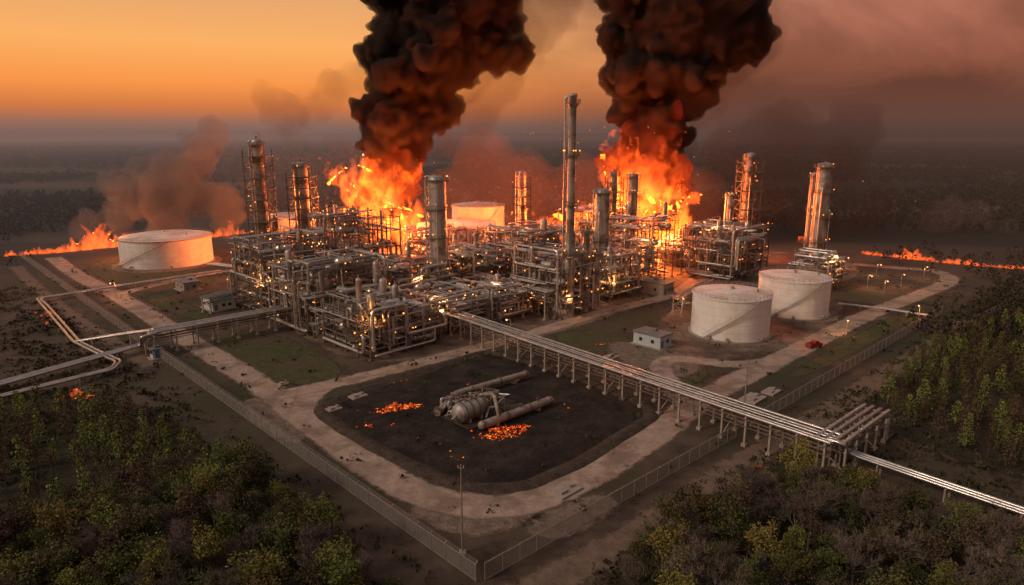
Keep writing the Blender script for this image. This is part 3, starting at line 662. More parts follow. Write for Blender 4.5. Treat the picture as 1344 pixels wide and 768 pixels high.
# ---------------------------------------------------------------- buildings
def shed(px, py, L_, D, h, label, wm, roofm=None, gable=False, seed=0, doors=1, wins=2):
    c = g(px, py); t = empty('small_building', c, R(45), label, 'building'); b = MB()
    b.box((0,0,.12), (L_+1.4, D+1.4, .24)); b.build('plinth', m_conc, t)
    b = MB(); b.box((0,0,.2+h/2), (L_,D,h)); 
    if gable: b.add([(-L_/2,-D/2,h+.2),(-L_/2,D/2,h+.2),(-L_/2,0,h+1.2),(L_/2,-D/2,h+.2),(L_/2,D/2,h+.2),(L_/2,0,h+1.2)], [(0,2,1),(3,4,5)])
    b.build('wall', wm, t)
    b = MB()
    if gable:
        for s in (-1, 1): b.add([(-L_/2-.4,s*(D/2+.4),h+.1),(L_/2+.4,s*(D/2+.4),h+.1),(L_/2+.4,0,h+1.35),(-L_/2-.4,0,h+1.35),(-L_/2-.4,s*(D/2+.4),h+.25),(L_/2+.4,s*(D/2+.4),h+.25),(L_/2+.4,0,h+1.5),(-L_/2-.4,0,h+1.5)], [(0,1,2,3),(4,5,6,7),(0,1,5,4),(0,3,7,4),(1,2,6,5)])
    else:
        b.box((0,0,h+.36), (L_+.7,D+.7,.3)); b.box((L_*.2,0,h+.8), (1.3,1.1,.6))
    b.build('roof', roofm or m_roof, t)
    for k in range(doors):
        b = MB(); b.box((-L_/2+1.2+k*2.6, -D/2-.03, 1.3), (1.1,.08,2.1)); dr = b.build('door', m_door, t)
        b = MB(); b.box((-L_/2+1.55+k*2.6, -D/2-.1, 1.3), (.1,.08,.1)); b.build('handle', m_galv, dr)
    for k in range(wins):
        x = -L_/2+1.2+doors*2.6+k*2.1
        if x < L_/2-.7: b = MB(); b.box((x,-D/2-.02,1.9), (1.1,.06,1)); wn = b.build('window', m_dark, t); b = MB(); b.box((x,-D/2-.06,1.36), (1.3,.12,.08)); b.build('sill', m_conc, wn)
    for y in (-D*.22, D*.22): b = MB(); b.box((-L_/2-.02,y,1.9), (.06,1.0,1)); b.build('window', m_dark, t)
    return t
shed(288,404,8,9,3.6,'grey gabled shed between the left rack and the plant',m_wall,gable=True,wins=2)
shed(247,380,6,9,3.2,'flat-roofed tan shed just behind the grey gabled shed',m_wall2,wins=1)
shed(856,452,6,9,3.4,'pale blue-walled site hut in front of the white tanks',m_wall,wins=2)
shed(858,383,7,13,4,'long tan building below the right fire',m_wall2,wins=2)
shed(978,360,6,10,4,'pale building below the right process structure',m_wall2,wins=2)
shed(893,345,6,10,5,'fire-lit building between the right fire and the right structure',m_wall2,wins=2)
shed(205,470,2.2,2.2,2.4,'tiny grey cabin by the left fence corner',m_wall,wins=0)

# ---------------------------------------------------------------- burnt well pad vessels
def drum(px, py, px2, py2, r, z, label, name='pressure_vessel'):
    a, c = g(px, py), g(px2, py2); o = (a+c)/2; t = empty(name, o, math.atan2((c-a).y, (c-a).x), label, 'vessel'); L_ = (c-a).length/2
    b = MB(); b.cyl((-L_,0,z), (L_,0,z), r, 24, caps=False)
    for s in (-1, 1):
        pr = [(r, 0), (r*.92, .35*r), (r*.65,.62*r), (r*.3,.76*r), (.01,.8*r)]
        for i in range(4): b.cyl((s*(L_+pr[i][1]),0,z), (s*(L_+pr[i+1][1]),0,z), pr[i][0], 24, pr[i+1][0], False)
    sh = b.build('shell', m_pipe2 if r < 1 else m_col, t)
    for x in (-.96,-.3,.35,.96): b = MB(); b.cyl((L_*x-.12,0,z), (L_*x+.12,0,z), r+.13, 24); b.build('flange', m_rust, sh)
    for s in (-.6,.6): b = MB(); b.box((L_*s,0,(z-r*.5)/2), (.6,r*1.7,z-r*.5)); b.build('saddle', m_conc, t)
    b = MB()
    for x in (-.5,.1,.6): b.cyl((L_*x,0,z+r*.9), (L_*x,0,z+r+.6), .22, 8); b.cyl((L_*x,0,z+r+.6), (L_*x,0,z+r+.75), .38, 8)
    b.build('nozzle', m_rust, t); return t
drum(632,566,722,532,.85,1.3,'long pale vessel at the right of the burnt pad')
drum(605,556,630,546,2.2,2.4,'short fat vessel in the middle of the burnt pad')
t = empty('bent_pipe', g(575,546), 0, 'bent large pipe at the back of the burnt pad', 'pipe'); o = g(575,546)
b = MB(); b.tube(corners([g(574,548)-o+Vector((0,0,1)), g(598,526)-o+Vector((0,0,1.6)), g(606,523)-o+Vector((0,0,1.6)), g(692,497)-o+Vector((0,0,1.4))], 3, 6), .75, 14); b.build('pipe', m_pipe2, t)
for q0, q1 in (((574,548),(576,546)),((618,519),(621,518)),((655,508),(658,507)),((689,498),(692,497))):
    a_, c_ = g(*q0)-o+Vector((0,0,1.5)), g(*q1)-o+Vector((0,0,1.5)); b = MB(); b.cyl(a_, a_+(c_-a_).normalized()*.3, .93, 14); b.build('flange', m_rust, t)
for px, py in ((590,536),(640,514),(675,503)):
    b = MB(); c = g(px, py)-o; b.box((c.x, c.y, .4), (1.2,1.2,.8), R(45)); b.build('support', m_conc, t)
t = empty('elbow_pipe', g(640,556), 0, 'elbowed pipe joining the fat vessel to the long vessel', 'pipe'); o = g(640,556)
b = MB(); b.tube(corners([g(630,546)-o+Vector((0,0,3.6)), g(630,546)-o+Vector((0,0,4.9)), g(648,545)-o+Vector((0,0,4.9)), g(652,558)-o+Vector((0,0,4.2)), g(655,558)-o+Vector((0,0,1.6))], 1, 5), .38, 12); b.build('pipe', m_pipe2, t)
t = empty('valve_manifold', g(625,540), R(45), 'cluster of valves and short pipes between the pad vessels', 'valves')
rn = random.Random(5)
for k in range(30):
    b = MB(); x, y = rn.uniform(-7,6), rn.uniform(-5,6); b.tube(corners([(x,y,.4),(x,y,rn.uniform(1.5,3.6)),(x+rn.uniform(-5,5),y,1.9),(x+rn.uniform(-5,5),y+rn.uniform(-4,4),1.5)], .4), rn.choice((.12,.18,.28)), 8); b.build('pipe', m_pipe2 if k % 2 else m_pipe, t)
for k in range(10):
    b = MB(); x, y, z = rn.uniform(-5,5), rn.uniform(-3,4), rn.uniform(2.2,3.6); b.cyl((x,y,0), (x,y,z), .16, 8); b.lathe((x,y,z), [(.5,0),(.6,.1),(.5,.2),(.1,.2)], 12); b.build('valve', m_rust, t)
b = MB(); b.box((1,0,.15), (17,13,.3)); b.build('base_slab', m_berm, t)

def slab(px, py, s, label):
    t = empty('concrete_slab', g(px, py), R(45), label, 'slab'); b = MB(); b.box((0,0,.2), (s*1.5,s,.4)); b.build('base', m_conc, t)
    b = MB(); b.box((-s*.3,0,.6), (s*.45,s*.55,.4)); b.cyl((s*.4,0,.4), (s*.4,0,.9), s*.16, 12); b.build('hatch', m_wall2, t)
slab(741,645,3.6,'concrete slab with hatch beside the front bend of the road')
slab(470,521,2.6,'concrete slab at the back left corner of the burnt pad')
slab(988,524,4,'concrete slab beside the pipe rack near the light pole')
slab(438,538,2.2,'small concrete slab at the left tip of the burnt pad')
slab(1012,515,3,'second concrete slab right of the light pole')
slab(800,470,3,'concrete slab on the grass behind the burnt pad')
slab(372,505,1.6,'small concrete slab by the left road junction')

# utility poles and lamp posts
def pole(px, py, topy, label, arm=True):
    c = g(px, py); h = P(px, topy, c.y).z; t = empty('utility_pole', c, 0, label, 'pole')
    b = MB(); b.cyl((0,0,0), (0,0,h), .17, 8, .1); b.build('mast', m_galv, t)
    b = MB(); b.beam((-.45,0,h-.5), (.45,0,h-.5), .12); b.cyl((-.4,0,h-.45), (-.4,0,h-.1), .09, 6); b.cyl((.4,0,h-.45), (.4,0,h-.1), .09, 6)
    b.build('crossarm', m_conc, t); b = MB(); b.box((0,0,.15), (1,1,.3)); b.build('footing', m_conc, t)
pole(607,726,610,'tall utility pole at the front corner of the site')
pole(975,556,472,'thin pole rising beside the right-hand pipe rack')
def lamp_post(px, py, h, label):
    t = empty('lamp_post', g(px, py), R(random.uniform(0,360)), label, 'lamp post', 'lamp posts around the site roads')
    b = MB(); b.cyl((0,0,0), (0,0,h), .13, 6, .08); b.tube([(0,0,h-.1),(.5,0,h+.2),(1.1,0,h+.2)], .07, 6); b.build('mast', m_galv, t)
    b = MB(); b.box((1.3,0,h+.18), (.8,.4,.16)); b.build('lamp_head', m_steel, t)
    b = MB(); b.ball((1.35,0,h-.08), .24, 8, 5); b.build('lamp', m_lamp2, t)
    plights.append(g(px, py)+Vector((0,0,h-.8)))
for i, (px, py, h, lb) in enumerate(((153,392,6,'lamp post beside the left road junction'),(1138,378,5,'lamp post nearest the far right structure'),(1160,385,5,'lamp post in the middle of the right-hand cluster'),(1182,377,5,'lamp post at the right of the right-hand cluster'),(1150,362,5,'lamp post behind the right-hand cluster'),(1212,366,5,'lamp post at the far right road bend'),(300,384,6,'lamp post behind the grey gabled shed'),(895,416,6,'lamp post left of the front white tank'),(1110,440,5,'lamp post on the verge behind the red truck'),(1205,422,5,'lamp post beside the right fence'),(670,446,6,'lamp post by the inner road behind the burnt pad'),(1113,352,5,'lamp post on the far road right of the big column'))):
    lamp_post(px, py, h, lb)
# red truck
t = empty('pickup_truck', g(1068,456), R(28), 'small red pickup truck parked on the right-hand road', 'truck')
b = MB(); b.box((0,0,.85), (5,1.95,.7)); b.box((1.85,0,1.15), (1.3,1.85,.25)); b.box((-1.4,0,1.35), (2.2,1.9,.35)); b.build('body', m_red, t)
b = MB(); b.add([(-.6,-.9,1.2),(1.5,-.9,1.2),(1.5,.9,1.2),(-.6,.9,1.2),(-.4,-.78,2),(.85,-.78,2),(.85,.78,2),(-.4,.78,2)], [(4,5,6,7),(0,1,5,4),(1,2,6,5),(2,3,7,6),(3,0,4,7)]); cb = b.build('cab', m_red, t)
b = MB(); b.add([(.97,-.75,1.9),(.97,.75,1.9),(1.52,.82,1.3),(1.52,-.82,1.3)], [(0,1,2,3)]); b.box((.2,-.86,1.62), (1.1,.05,.42)); b.build('windscreen', m_dark, cb)
b = MB(); b.box((-1.5,0,1.54), (1.9,1.55,.06)); b.build('load_bed', m_dark, t)
for x in (-1.6, 1.6):
    for y in (-.95, .95):
        b = MB(); b.cyl((x,y-.13,.42), (x,y+.13,.42), .42, 14); wh = b.build('wheel', m_tyre, t); b = MB(); b.cyl((x,y-.15,.42), (x,y+.15,.42), .22, 10); b.build('rim', m_galv, wh)
for y in (-.7, .7): b = MB(); b.ball((2.5,y,.95), .16, 8, 5); b.build('headlight', m_lamp2, t)

# ---------------------------------------------------------------- fire and smoke
def vremesh(tmp, voxel):
    md = tmp.modifiers.new('r', 'REMESH'); md.mode = 'VOXEL'; md.voxel_size = voxel
    dg = bpy.context.evaluated_depsgraph_get(); me = bpy.data.meshes.new_from_object(tmp.evaluated_get(dg)); bpy.data.objects.remove(tmp); return me
def remeshed(name, spheres, voxel, mt, disp, seed, zs=1.0, parent=None, again=False):
    b = MB()
    for c, r in spheres: b.ball(c, r, 12, 8)
    me = vremesh(b.build('tmp', None), voxel)
    off = Vector((seed*37.1, seed*11.7, seed*5.3)); n = len(me.vertices)
    co = [v.co.copy() for v in me.vertices]; no = [v.normal.copy() for v in me.vertices]; fl = []
    for i in range(n):
        p_ = Vector((co[i].x, co[i].y, co[i].z*zs))+off; d = 0
        for amp, sc, kind in disp:
            q = noise.noise(p_/sc); d += amp*(abs(q)*2.6-.4 if kind == 'b' else q*1.5)
        r_ = co[i]+no[i]*d; fl += r_[:]
    me.vertices.foreach_set('co', fl); me.update()
    if again:
        o = bpy.data.objects.new('tmp', me); C.objects.link(o); me = vremesh(o, voxel*.9)
    me.materials.clear(); me.materials.append(mt); me.name = name
    o = bpy.data.objects.new(name, me); C.objects.link(o)
    if parent: o.parent = parent
    return o
def sp(lst, Y, jit=0, seed=0, k=1.0):
    rn = random.Random(seed); out = []
    for x, y, r in lst:
        c = P(x, y, Y); m = c.y/F*1.02
        out.append((c, r*m*k))
        for q in range(jit):
            a = rn.uniform(0, 6.28); e = rn.uniform(-1.2, 1.2); d = Vector((math.cos(a)*math.cos(e), math.sin(a)*math.cos(e), math.sin(e)))
            out.append((c+d*r*m*k*rn.uniform(.75,1.0), r*m*k*rn.uniform(.2,.45)))
    return out
BD = [(3.4,15,'b'),(2.8,7,'b'),(1.8,3.6,'b'),(.9,1.9,'b')]
pl1 = [(515,215,22),(506,190,32),(520,162,42),(490,152,26),(572,140,28),(532,112,44),(506,80,28),(578,68,56),(530,50,38),(640,52,34),(680,70,20),(575,10,58),(524,-15,42),(640,10,40),(600,-50,70)]
t = tag(remeshed('smoke_plume', sp(pl1, 352, 18, 1, .84), 1.1, v_black, BD, 1, again=True), 'dense black smoke plume rising from the left fire', 'smoke')
remeshed('smoke_fringe', sp([(x+10, y, r) for x, y, r in pl1], 356, 10, 21, 1.1), 2, v_halo, BD, 21, parent=t, again=True)
pl2 = [(852,212,28),(856,184,38),(858,152,40),(838,128,30),(894,106,44),(845,85,42),(900,58,62),(845,35,46),(962,48,42),(815,48,26),(895,-5,76),(968,5,34),(860,-50,70)]
t = tag(remeshed('smoke_plume', sp(pl2, 352, 18, 2, .84), 1.1, v_black, BD, 2, again=True), 'dense black smoke plume rising from the right fire', 'smoke')
remeshed('smoke_fringe', sp([(x+12, y, r) for x, y, r in pl2], 356, 10, 22, 1.1), 2, v_halo, BD, 22, parent=t, again=True)
tag(remeshed('fire_smoke', sp([(508,222,26),(520,240,24),(495,245,18),(535,218,22),(510,200,24)], 349, 9, 3, .9), 1.1, v_redsmoke, BD, 3, again=True), 'smoke with painted red glow just above the left fire', 'smoke')
tag(remeshed('fire_smoke', sp([(848,215,38),(820,208,24),(880,232,26),(852,185,34),(870,160,24)], 349, 9, 4, .9), 1.1, v_redsmoke, BD, 4, again=True), 'smoke with painted red glow just above the right fire', 'smoke')
SD = [(4,18,'b'),(3.0,8,'b'),(1.6,4,'b')]
tag(remeshed('ground_smoke', sp([(110,303,10),(130,294,16),(155,280,24),(180,262,30),(205,245,34),(232,222,32),(262,196,26),(275,178,14),(215,272,30),(250,255,30),(285,262,26),(300,285,22)], 345, 10, 5, .88), 1.5, v_grey, SD, 5, again=True), 'grey smoke rising behind the big left tank', 'smoke')
tag(remeshed('drifting_smoke', sp([(338,122,14),(358,138,24),(388,150,22),(415,142,20),(440,120,22),(465,98,18),(372,158,14)], 380, 9, 6, .85), 1.8, v_brown, SD, 6, again=True), 'brown puff of smoke drifting left of the left plume', 'smoke')
tag(remeshed('drifting_smoke', sp([(650,60,44),(690,30,46),(655,105,34),(630,145,30),(720,0,50),(600,185,28),(615,215,30)], 400, 9, 7, .85), 2.2, v_brown, SD, 7, again=True), 'brown smoke trailing right of the left plume', 'smoke')
tag(remeshed('ground_smoke', sp([(250,290,22),(300,275,30),(350,260,36),(410,240,44),(330,240,28),(445,215,36),(460,270,30),(300,215,26),(380,200,30)], 400, 8, 8, .9), 2.2, v_pale, SD, 8, again=True), 'pale thin smoke hanging behind the left columns', 'smoke')
tag(remeshed('smoke_haze', sp([(600,268,50),(680,258,60),(760,258,52),(640,215,45),(900,270,50),(560,290,40)], 440, 6, 9, .9), 3, v_glow, SD, 9, again=True), 'smoky haze with painted orange glow behind the middle of the plant', 'smoke')
tag(remeshed('smoke_haze', sp([(930,285,36),(960,265,46),(1010,245,56),(1060,265,46),(960,205,44),(1020,180,52),(1090,215,52),(1150,270,36),(1110,290,30),(1120,170,40)], 420, 10, 10, .85), 2.5, v_brown, SD, 10, again=True), 'broad brown smoke spreading right of the right plume', 'smoke')
tag(remeshed('ground_smoke', sp([(1165,322,10),(1190,314,14),(1215,300,20),(1240,282,24),(1275,288,20),(1310,308,16)], 420, 8, 11), 2, v_pale, SD, 11, again=True), 'small pale smoke above the far right grass fire', 'smoke')
FD = [(3.0,7,'n'),(2.6,3.2,'n'),(1.1,1.5,'n')]
def blaze(lst, Y, nt_, seed, label, flames=3):
    c = P(lst[0][0], lst[0][1], Y); t = empty('fire', (c.x, Y, 0), 0, label, 'fire'); o = Vector((c.x, Y, 0))
    for q in range(flames):
        rn = random.Random(seed*10+q); s = []
        for x, y, r in lst:
            cc = P(x+rn.uniform(-6,6), y+rn.uniform(-5,5), Y+rn.uniform(-6,6)); m = .39; s.append((cc-o, r*m*rn.uniform(.5,.8)))
            for k in range(nt_):
                p_ = cc-o+Vector((rn.uniform(-1,1)*r*m*.9, rn.uniform(-1,1)*r*m*.7, rn.uniform(-.2,.8)*r*m)); rad = r*m*rn.uniform(.14,.30); dr = Vector((rn.uniform(-.5,.5), rn.uniform(-.4,.4), 1))
                for j in range(7): s.append((p_.copy(), rad)); p_ += dr*rad*1.0; rad *= .78; dr.x += rn.uniform(-.5,.5)
        remeshed('flame', s, .8, v_fire, FD, seed+q*3, .5, t)
    return t
blaze([(500,310,36),(490,275,38),(480,245,28),(515,250,30),(525,290,30),(465,260,18),(545,315,22),(455,300,20),(487,220,16),(530,235,16)], 348, 4, 1, 'large orange blaze below the left smoke plume')
blaze([(850,300,40),(845,265,38),(840,230,32),(862,220,22),(815,250,24),(875,250,26),(885,295,26),(805,290,26),(780,290,16),(890,225,14),(835,205,14)], 348, 4, 2, 'large orange blaze below the right smoke plume')
blaze([(715,300,14),(735,302,12),(760,285,14),(690,302,10)], 350, 3, 4, 'low flames between the slim far column and chimney', 2)
blaze([(495,335,18),(520,338,16)], 330, 3, 5, 'low burning patch inside the left process structures', 2)
blaze([(880,325,16),(905,332,12),(925,336,8)], 335, 3, 6, 'low burning patch right of the right blaze', 2)
blaze([(1052,322,8),(1060,318,6)], 380, 3, 7, 'small flame left of the far right column', 1)
blaze([(665,283,7),(672,280,6)], 400, 3, 8, 'small flame near the hazy tank', 1)
def fireline(a, c, n, h0, h1, label, seed, Yo=0, gap=0):
    rn = random.Random(seed); s = []; A_, B_ = g(*a), g(*c); o = A_.copy()
    for k in range(n):
        f = (k+rn.random())/n; p_ = A_.lerp(B_, f)-o+Vector((rn.uniform(-2,2), rn.uniform(-2,2), .2)); nz = .5+noise.noise(Vector((p_.x/12, seed, 0)))*1.4
        if nz < gap: continue
        h = (h0+(h1-h0)*f)*rn.uniform(.25,1.2)*max(.45, nz*1.5); rad = min(.45+h*.12, 2.0)*rn.uniform(.7,1.1); dr = Vector((rn.uniform(.1,.5), 0, 1))
        s.append((p_.copy(), rad)); p_ += dr*rad
        while p_.z < h and rad > .2: s.append((p_.copy(), rad)); p_ += dr*rad; rad *= .86; dr.x += rn.uniform(-.4,.4)
    t = empty('fire_line', o, 0, label, 'fire'); remeshed('flame', s, .4, v_fire_s, [(.7,2.5,'n'),(.45,1.2,'n')], seed, .6, t); return t
fireline((8,336), (100,330), 110, 2.2, 4.5, 'line of grass fire at the far left edge', 11)
fireline((95,330), (172,322), 70, 5, 14, 'taller grass fire left of the big white tank', 12)
fireline((275,312), (330,306), 34, 4, 6, 'grass fire right of the big white tank', 13)
fireline((1130,333), (1240,345), 150, 1.5, 1.3, 'thin line of grass fire on the right', 14)
fireline((1180,337), (1200,339), 8, 4, 3.5, 'small flare-up in the right grass fire line', 15)
fireline((1240,345), (1350,354), 150, 1.2, 2.2, 'thin line of grass fire reaching the right edge', 16)
fireline((420,312), (470,318), 30, 5, 7, 'ground flames behind the left structures', 17)
fireline((905,322), (960,330), 24, 4, 2, 'ground flames left of the right structure', 18)
fireline((640,300), (690,302), 20, 3, 3, 'low flames behind the slim far column', 19)
fireline((700,318), (790,322), 34, 4, 6, 'ground flames glowing behind the chimney structures', 20)
fireline((540,322), (640,316), 34, 5, 3, 'ground flames in front of the fire-lit tank', 41)
# embers
def embers(clusters, n, label, seed):
    rn = random.Random(seed); b = MB()
    for px, py, sx in clusters:
        c = g(px, py)
        for k in range(n):
            x, y = rn.gauss(0, sx), rn.gauss(0, sx*.45); r_ = rn.uniform(.06,.28)*(1 if rn.random() < .85 else 1.6)
            m = rn.randint(4, 6); a0 = rn.random()*6; b.add([(c.x+x+y*.6+r_*rn.uniform(.5,1.2)*math.cos(a0+i*6.283/m), c.y+y+r_*.8*rn.uniform(.5,1.2)*math.sin(a0+i*6.283/m), .09) for i in range(m)]+[(c.x+x+y*.6, c.y+y, .09+r_*.7)], [(i, (i+1) % m, m) for i in range(m)])
    tag(b.build('embers', m_ember), label, 'embers', kind='stuff')
embers([(520,536,2.5),(512,540,1.4),(535,533,1.7)], 70, 'glowing embers on the left of the burnt pad', 1)
embers([(660,566,2.2),(652,574,1.8),(675,562,1.7)], 90, 'glowing embers in front of the long vessel', 2)
embers([(108,523,1.0),(118,520,.8),(100,512,.6)], 25, 'glowing embers among the left trees', 3)
embers([(150,375,2),(655,410,1),(790,452,1),(720,480,1),(340,730,.6),(400,365,2),(880,470,.8),(1000,612,.6),(35,575,.6),(520,500,1.5),(800,505,1.2),(480,560,.8),(790,590,.8),(740,530,3),(600,600,3),(500,560,3),(640,500,4)], 6, 'scattered glowing embers on the ground across the site', 4)
for a_, c_, h_, lb, sd in ((( 92,524),(122,520),1.2,'small ground fire among the left trees',31),((648,572),(682,562),.8,'small flames in front of the long vessel',32),((504,541),(538,533),.7,'small flames on the left of the burnt pad',33),((52,408),(70,426),1.4,'small fire beside the left pipeline bend',34)):
    fireline(a_, c_, 10, h_, h_, lb, sd)
rn = random.Random(9); b = MB()
for k in range(110):
    x, y = (rn.gauss(860,110), rn.gauss(230,60)) if k % 2 else (rn.gauss(560,150), rn.gauss(260,110))
    if y > 330: continue
    b.ball(P(x, y, rn.uniform(300,345)), rn.uniform(.08,.2), 5, 3)
tag(b.build('sparks', m_spark), 'orange sparks drifting in the air around the fires', 'sparks', kind='stuff')

# ---------------------------------------------------------------- trees
def branch(b, p_, d, r_, l, depth, rn, tips, sides=4):
    q = p_+d*l; b.cyl(p_, q, r_, sides, r_*.62, False); tips.append(q)
    if depth == 0: return
    for k in range(rn.randint(2, 4)):
        a = rn.uniform(0, 6.28); e = rn.uniform(.35,.95); x, y = b._fr(d); nd = (d*math.cos(e)+(x*math.cos(a)+y*math.sin(a))*math.sin(e)+Vector((0,0,.15))).normalized()
        s = p_.lerp(q, rn.uniform(.55,1)); branch(b, s, nd, r_*.55, l*rn.uniform(.6,.82), depth-1, rn, tips, 3)
def make_tree(seed, mleaf, leafy, h=9.0):
    rn = random.Random(seed); t = bpy.data.objects.new('leafy_tree' if leafy else 'bare_tree', None); C.objects.link(t)
    b = MB(); tips = []; b.cyl((0,0,-.2), (0,0,h*.3), .2, 6, .15, False); p_ = Vector((0,0,h*.3)); tips = []
    branch(b, p_, Vector((rn.uniform(-.1,.1), rn.uniform(-.1,.1), 1)).normalized(), .15, h*.28, 3 if leafy else 4, rn, tips)
    for k in range(3 if leafy else 5):
        a = rn.uniform(0, 6.28); branch(b, Vector((0,0,h*rn.uniform(.25,.5))), Vector((math.cos(a), math.sin(a), 1.2)).normalized(), .09, h*.18, 2 if leafy else 3, rn, tips)
    b.build('trunk', m_bark if leafy else m_twig, t)
    b = MB()
    if leafy:
        cl = [(q, rn.uniform(.5,1.0)) for q in tips if q.z > h*.25]; rn.shuffle(cl); cl = cl[:60]
        cl += [(Vector((rn.gauss(0,h*.10), rn.gauss(0,h*.10), h*rn.uniform(.32,1.0))), rn.uniform(.55,1.0)) for _ in range(20)]
        for c, r_ in cl:
            for k in range(int(40*r_)):
                d = Vector((rn.gauss(0,1), rn.gauss(0,1), rn.gauss(0,.8))).normalized()*r_*rn.uniform(.45,1.1); q = c+d; s = rn.uniform(.11,.21)
                u = Vector((rn.gauss(0,1), rn.gauss(0,1), rn.gauss(0,1))).normalized(); w = u.cross(Vector((rn.gauss(0,1), rn.gauss(0,1), rn.gauss(0,1)))).normalized()
                b.add([q-u*s, q-w*s*.6, q+u*s, q+w*s*.6], [(0,1,2,3)])
        b.build('crown', mleaf, t)
    else:
        for q in tips:
            for k in range(3):
                d = Vector((rn.gauss(0,1), rn.gauss(0,1), abs(rn.gauss(0,1))+.3)).normalized(); b.cyl(q, q+d*rn.uniform(.4,1.0), .035, 3, .012, False)
        b.build('twigs', m_twig, t)
    return t
protos = [('green', make_tree(s, m_leafA, True)) for s in (1,2,3,4)]+[('olive', make_tree(s, m_leafB, True)) for s in (5,6,7)]+[('brown', make_tree(s, m_leafC, True)) for s in (8,9)]+[('bare', make_tree(s, None, False)) for s in (10,11,12)]
def inpoly(x, y, poly):
    r_ = False; j = len(poly)-1
    for i in range(len(poly)):
        if (poly[i][1] > y) != (poly[j][1] > y) and x < (poly[j][0]-poly[i][0])*(y-poly[i][1])/(poly[j][1]-poly[i][1])+poly[i][0]: r_ = not r_
        j = i
    return r_
LP = [(-120,545),(40,545),(110,545),(175,545),(255,592),(340,655),(430,725),(510,790),(560,900),(-120,1000)]
RP1 = [(730,900),(815,780),(895,705),(985,655),(1080,650),(1200,700),(1400,770),(1500,1000)]
RP2 = [(1150,525),(1200,478),(1260,448),(1400,402),(1400,645),(1260,588),(1175,556)]
rn = random.Random(77); spots = []
for k in range(22000):
    x, y = rn.uniform(-190, 190), rn.uniform(50, 235); px, py = proj((x, y, 0))
    if not (-60 < px < 1400): continue
    reg = 'L' if inpoly(px, py, LP) else 'R1' if inpoly(px, py, RP1) else 'R2' if inpoly(px, py, RP2) else None
    if not reg: continue
    dens = noise.noise(Vector((x/22, y/22, 3)))
    md = 2.6 if dens > -.2 else 3.8
    if any((x-a)**2+(y-b_)**2 < md*md for a, b_, _ in spots): continue
    spots.append((x, y, reg))
spots.sort(key=lambda s: s[0]**2+s[1]**2)
names = {'L': 'in the woods at the lower left', 'R1': 'in the woods at the lower right', 'R2': 'in the woods beyond the right-hand pipes'}
used = set()
kinds = {'green': 'yellow-green leafy tree', 'olive': 'dark olive leafy tree', 'brown': 'brownish scorched tree', 'bare': 'bare leafless tree'}
rest = []
print('spots', len(spots))
for i, (x, y, reg) in enumerate(spots):
    wts = {'L': (4,4,2.5,4), 'R1': (4,4,2.5,4), 'R2': (3,5,3,3)}[reg]
    if noise.noise(Vector((x/14, y/14, 9))) > .12: wts = (wts[0]*2.5, *wts[1:])
    kd = rn.choices(('green','olive','brown','bare'), wts)[0]
    cand = [k for k, pr in enumerate(protos) if pr[0] == kd]; pi = rn.choice(cand); pr = protos[pi][1]
    s = rn.uniform(.65,1.15)
    if i >= 300: rest.append((x, y, kd, pi, s)); continue
    if pi not in used: used.add(pi); r_ = pr
    else:
        r_ = pr.copy(); C.objects.link(r_)
        for ch in pr.children:
            c = ch.copy(); C.objects.link(c); c.parent = r_
    r_.location = (x, y, 0); r_.rotation_euler = (0,0,rn.uniform(0,6.28)); r_.scale = (s*rn.uniform(.9,1.15), s*rn.uniform(.9,1.15), s)
    tag(r_, f'{kinds[kd]} {names[reg]}', 'tree', f'{kinds[kd]}s {names[reg]}')
def lowtree(b, x, y, h, w, rn, nq=26, sz=1):
    for k in range(nq):
        z = h*rn.uniform(.15,1); rr = w*(1-(z/h)**2*.75)*rn.uniform(.3,1); a = rn.uniform(0,6.28); s = w*rn.uniform(.2,.42)*sz
        q = Vector((x+rr*math.cos(a), y+rr*math.sin(a), z)); u = Vector((rn.gauss(0,1), rn.gauss(0,1), rn.gauss(0,1))).normalized()*s; v = u.cross(Vector((rn.gauss(0,1), rn.gauss(0,1), rn.gauss(0,1)))).normalized()*s
        b.add([q-u, q-v, q+u, q+v*.8], [(0,1,2,3)])
for nm, mm, ks, lb in (('woodland', m_leafA, ('green',), 'farther yellow-green trees of the woods around the site'), ('woodland', m_leafB, ('olive',), 'farther olive trees of the woods around the site'), ('woodland', m_leafC, ('brown','bare'), 'farther brown trees of the woods around the site')):
    b = MB()
    for x, y, kd, pi, s in rest:
        if kd in ks:
            hh = rn.uniform(4.5,8.5); b.cyl((x,y,0), (x,y,hh*.7), .13, 4, .05)
            if kd == 'bare':
                for q in range(24): a = rn.uniform(0,6.28); z = hh*rn.uniform(.3,.75); l = rn.uniform(.8,1.8); b.cyl((x,y,z), (x+l*.6*math.cos(a),y+l*.6*math.sin(a),z+l), .06, 3, .02, False)
            else: lowtree(b, x, y, hh, rn.uniform(1.3,2.0), rn, 220, .36)
    if b.f: tag(b.build(nm, mm), lb, 'trees', kind='stuff')
b = MB()
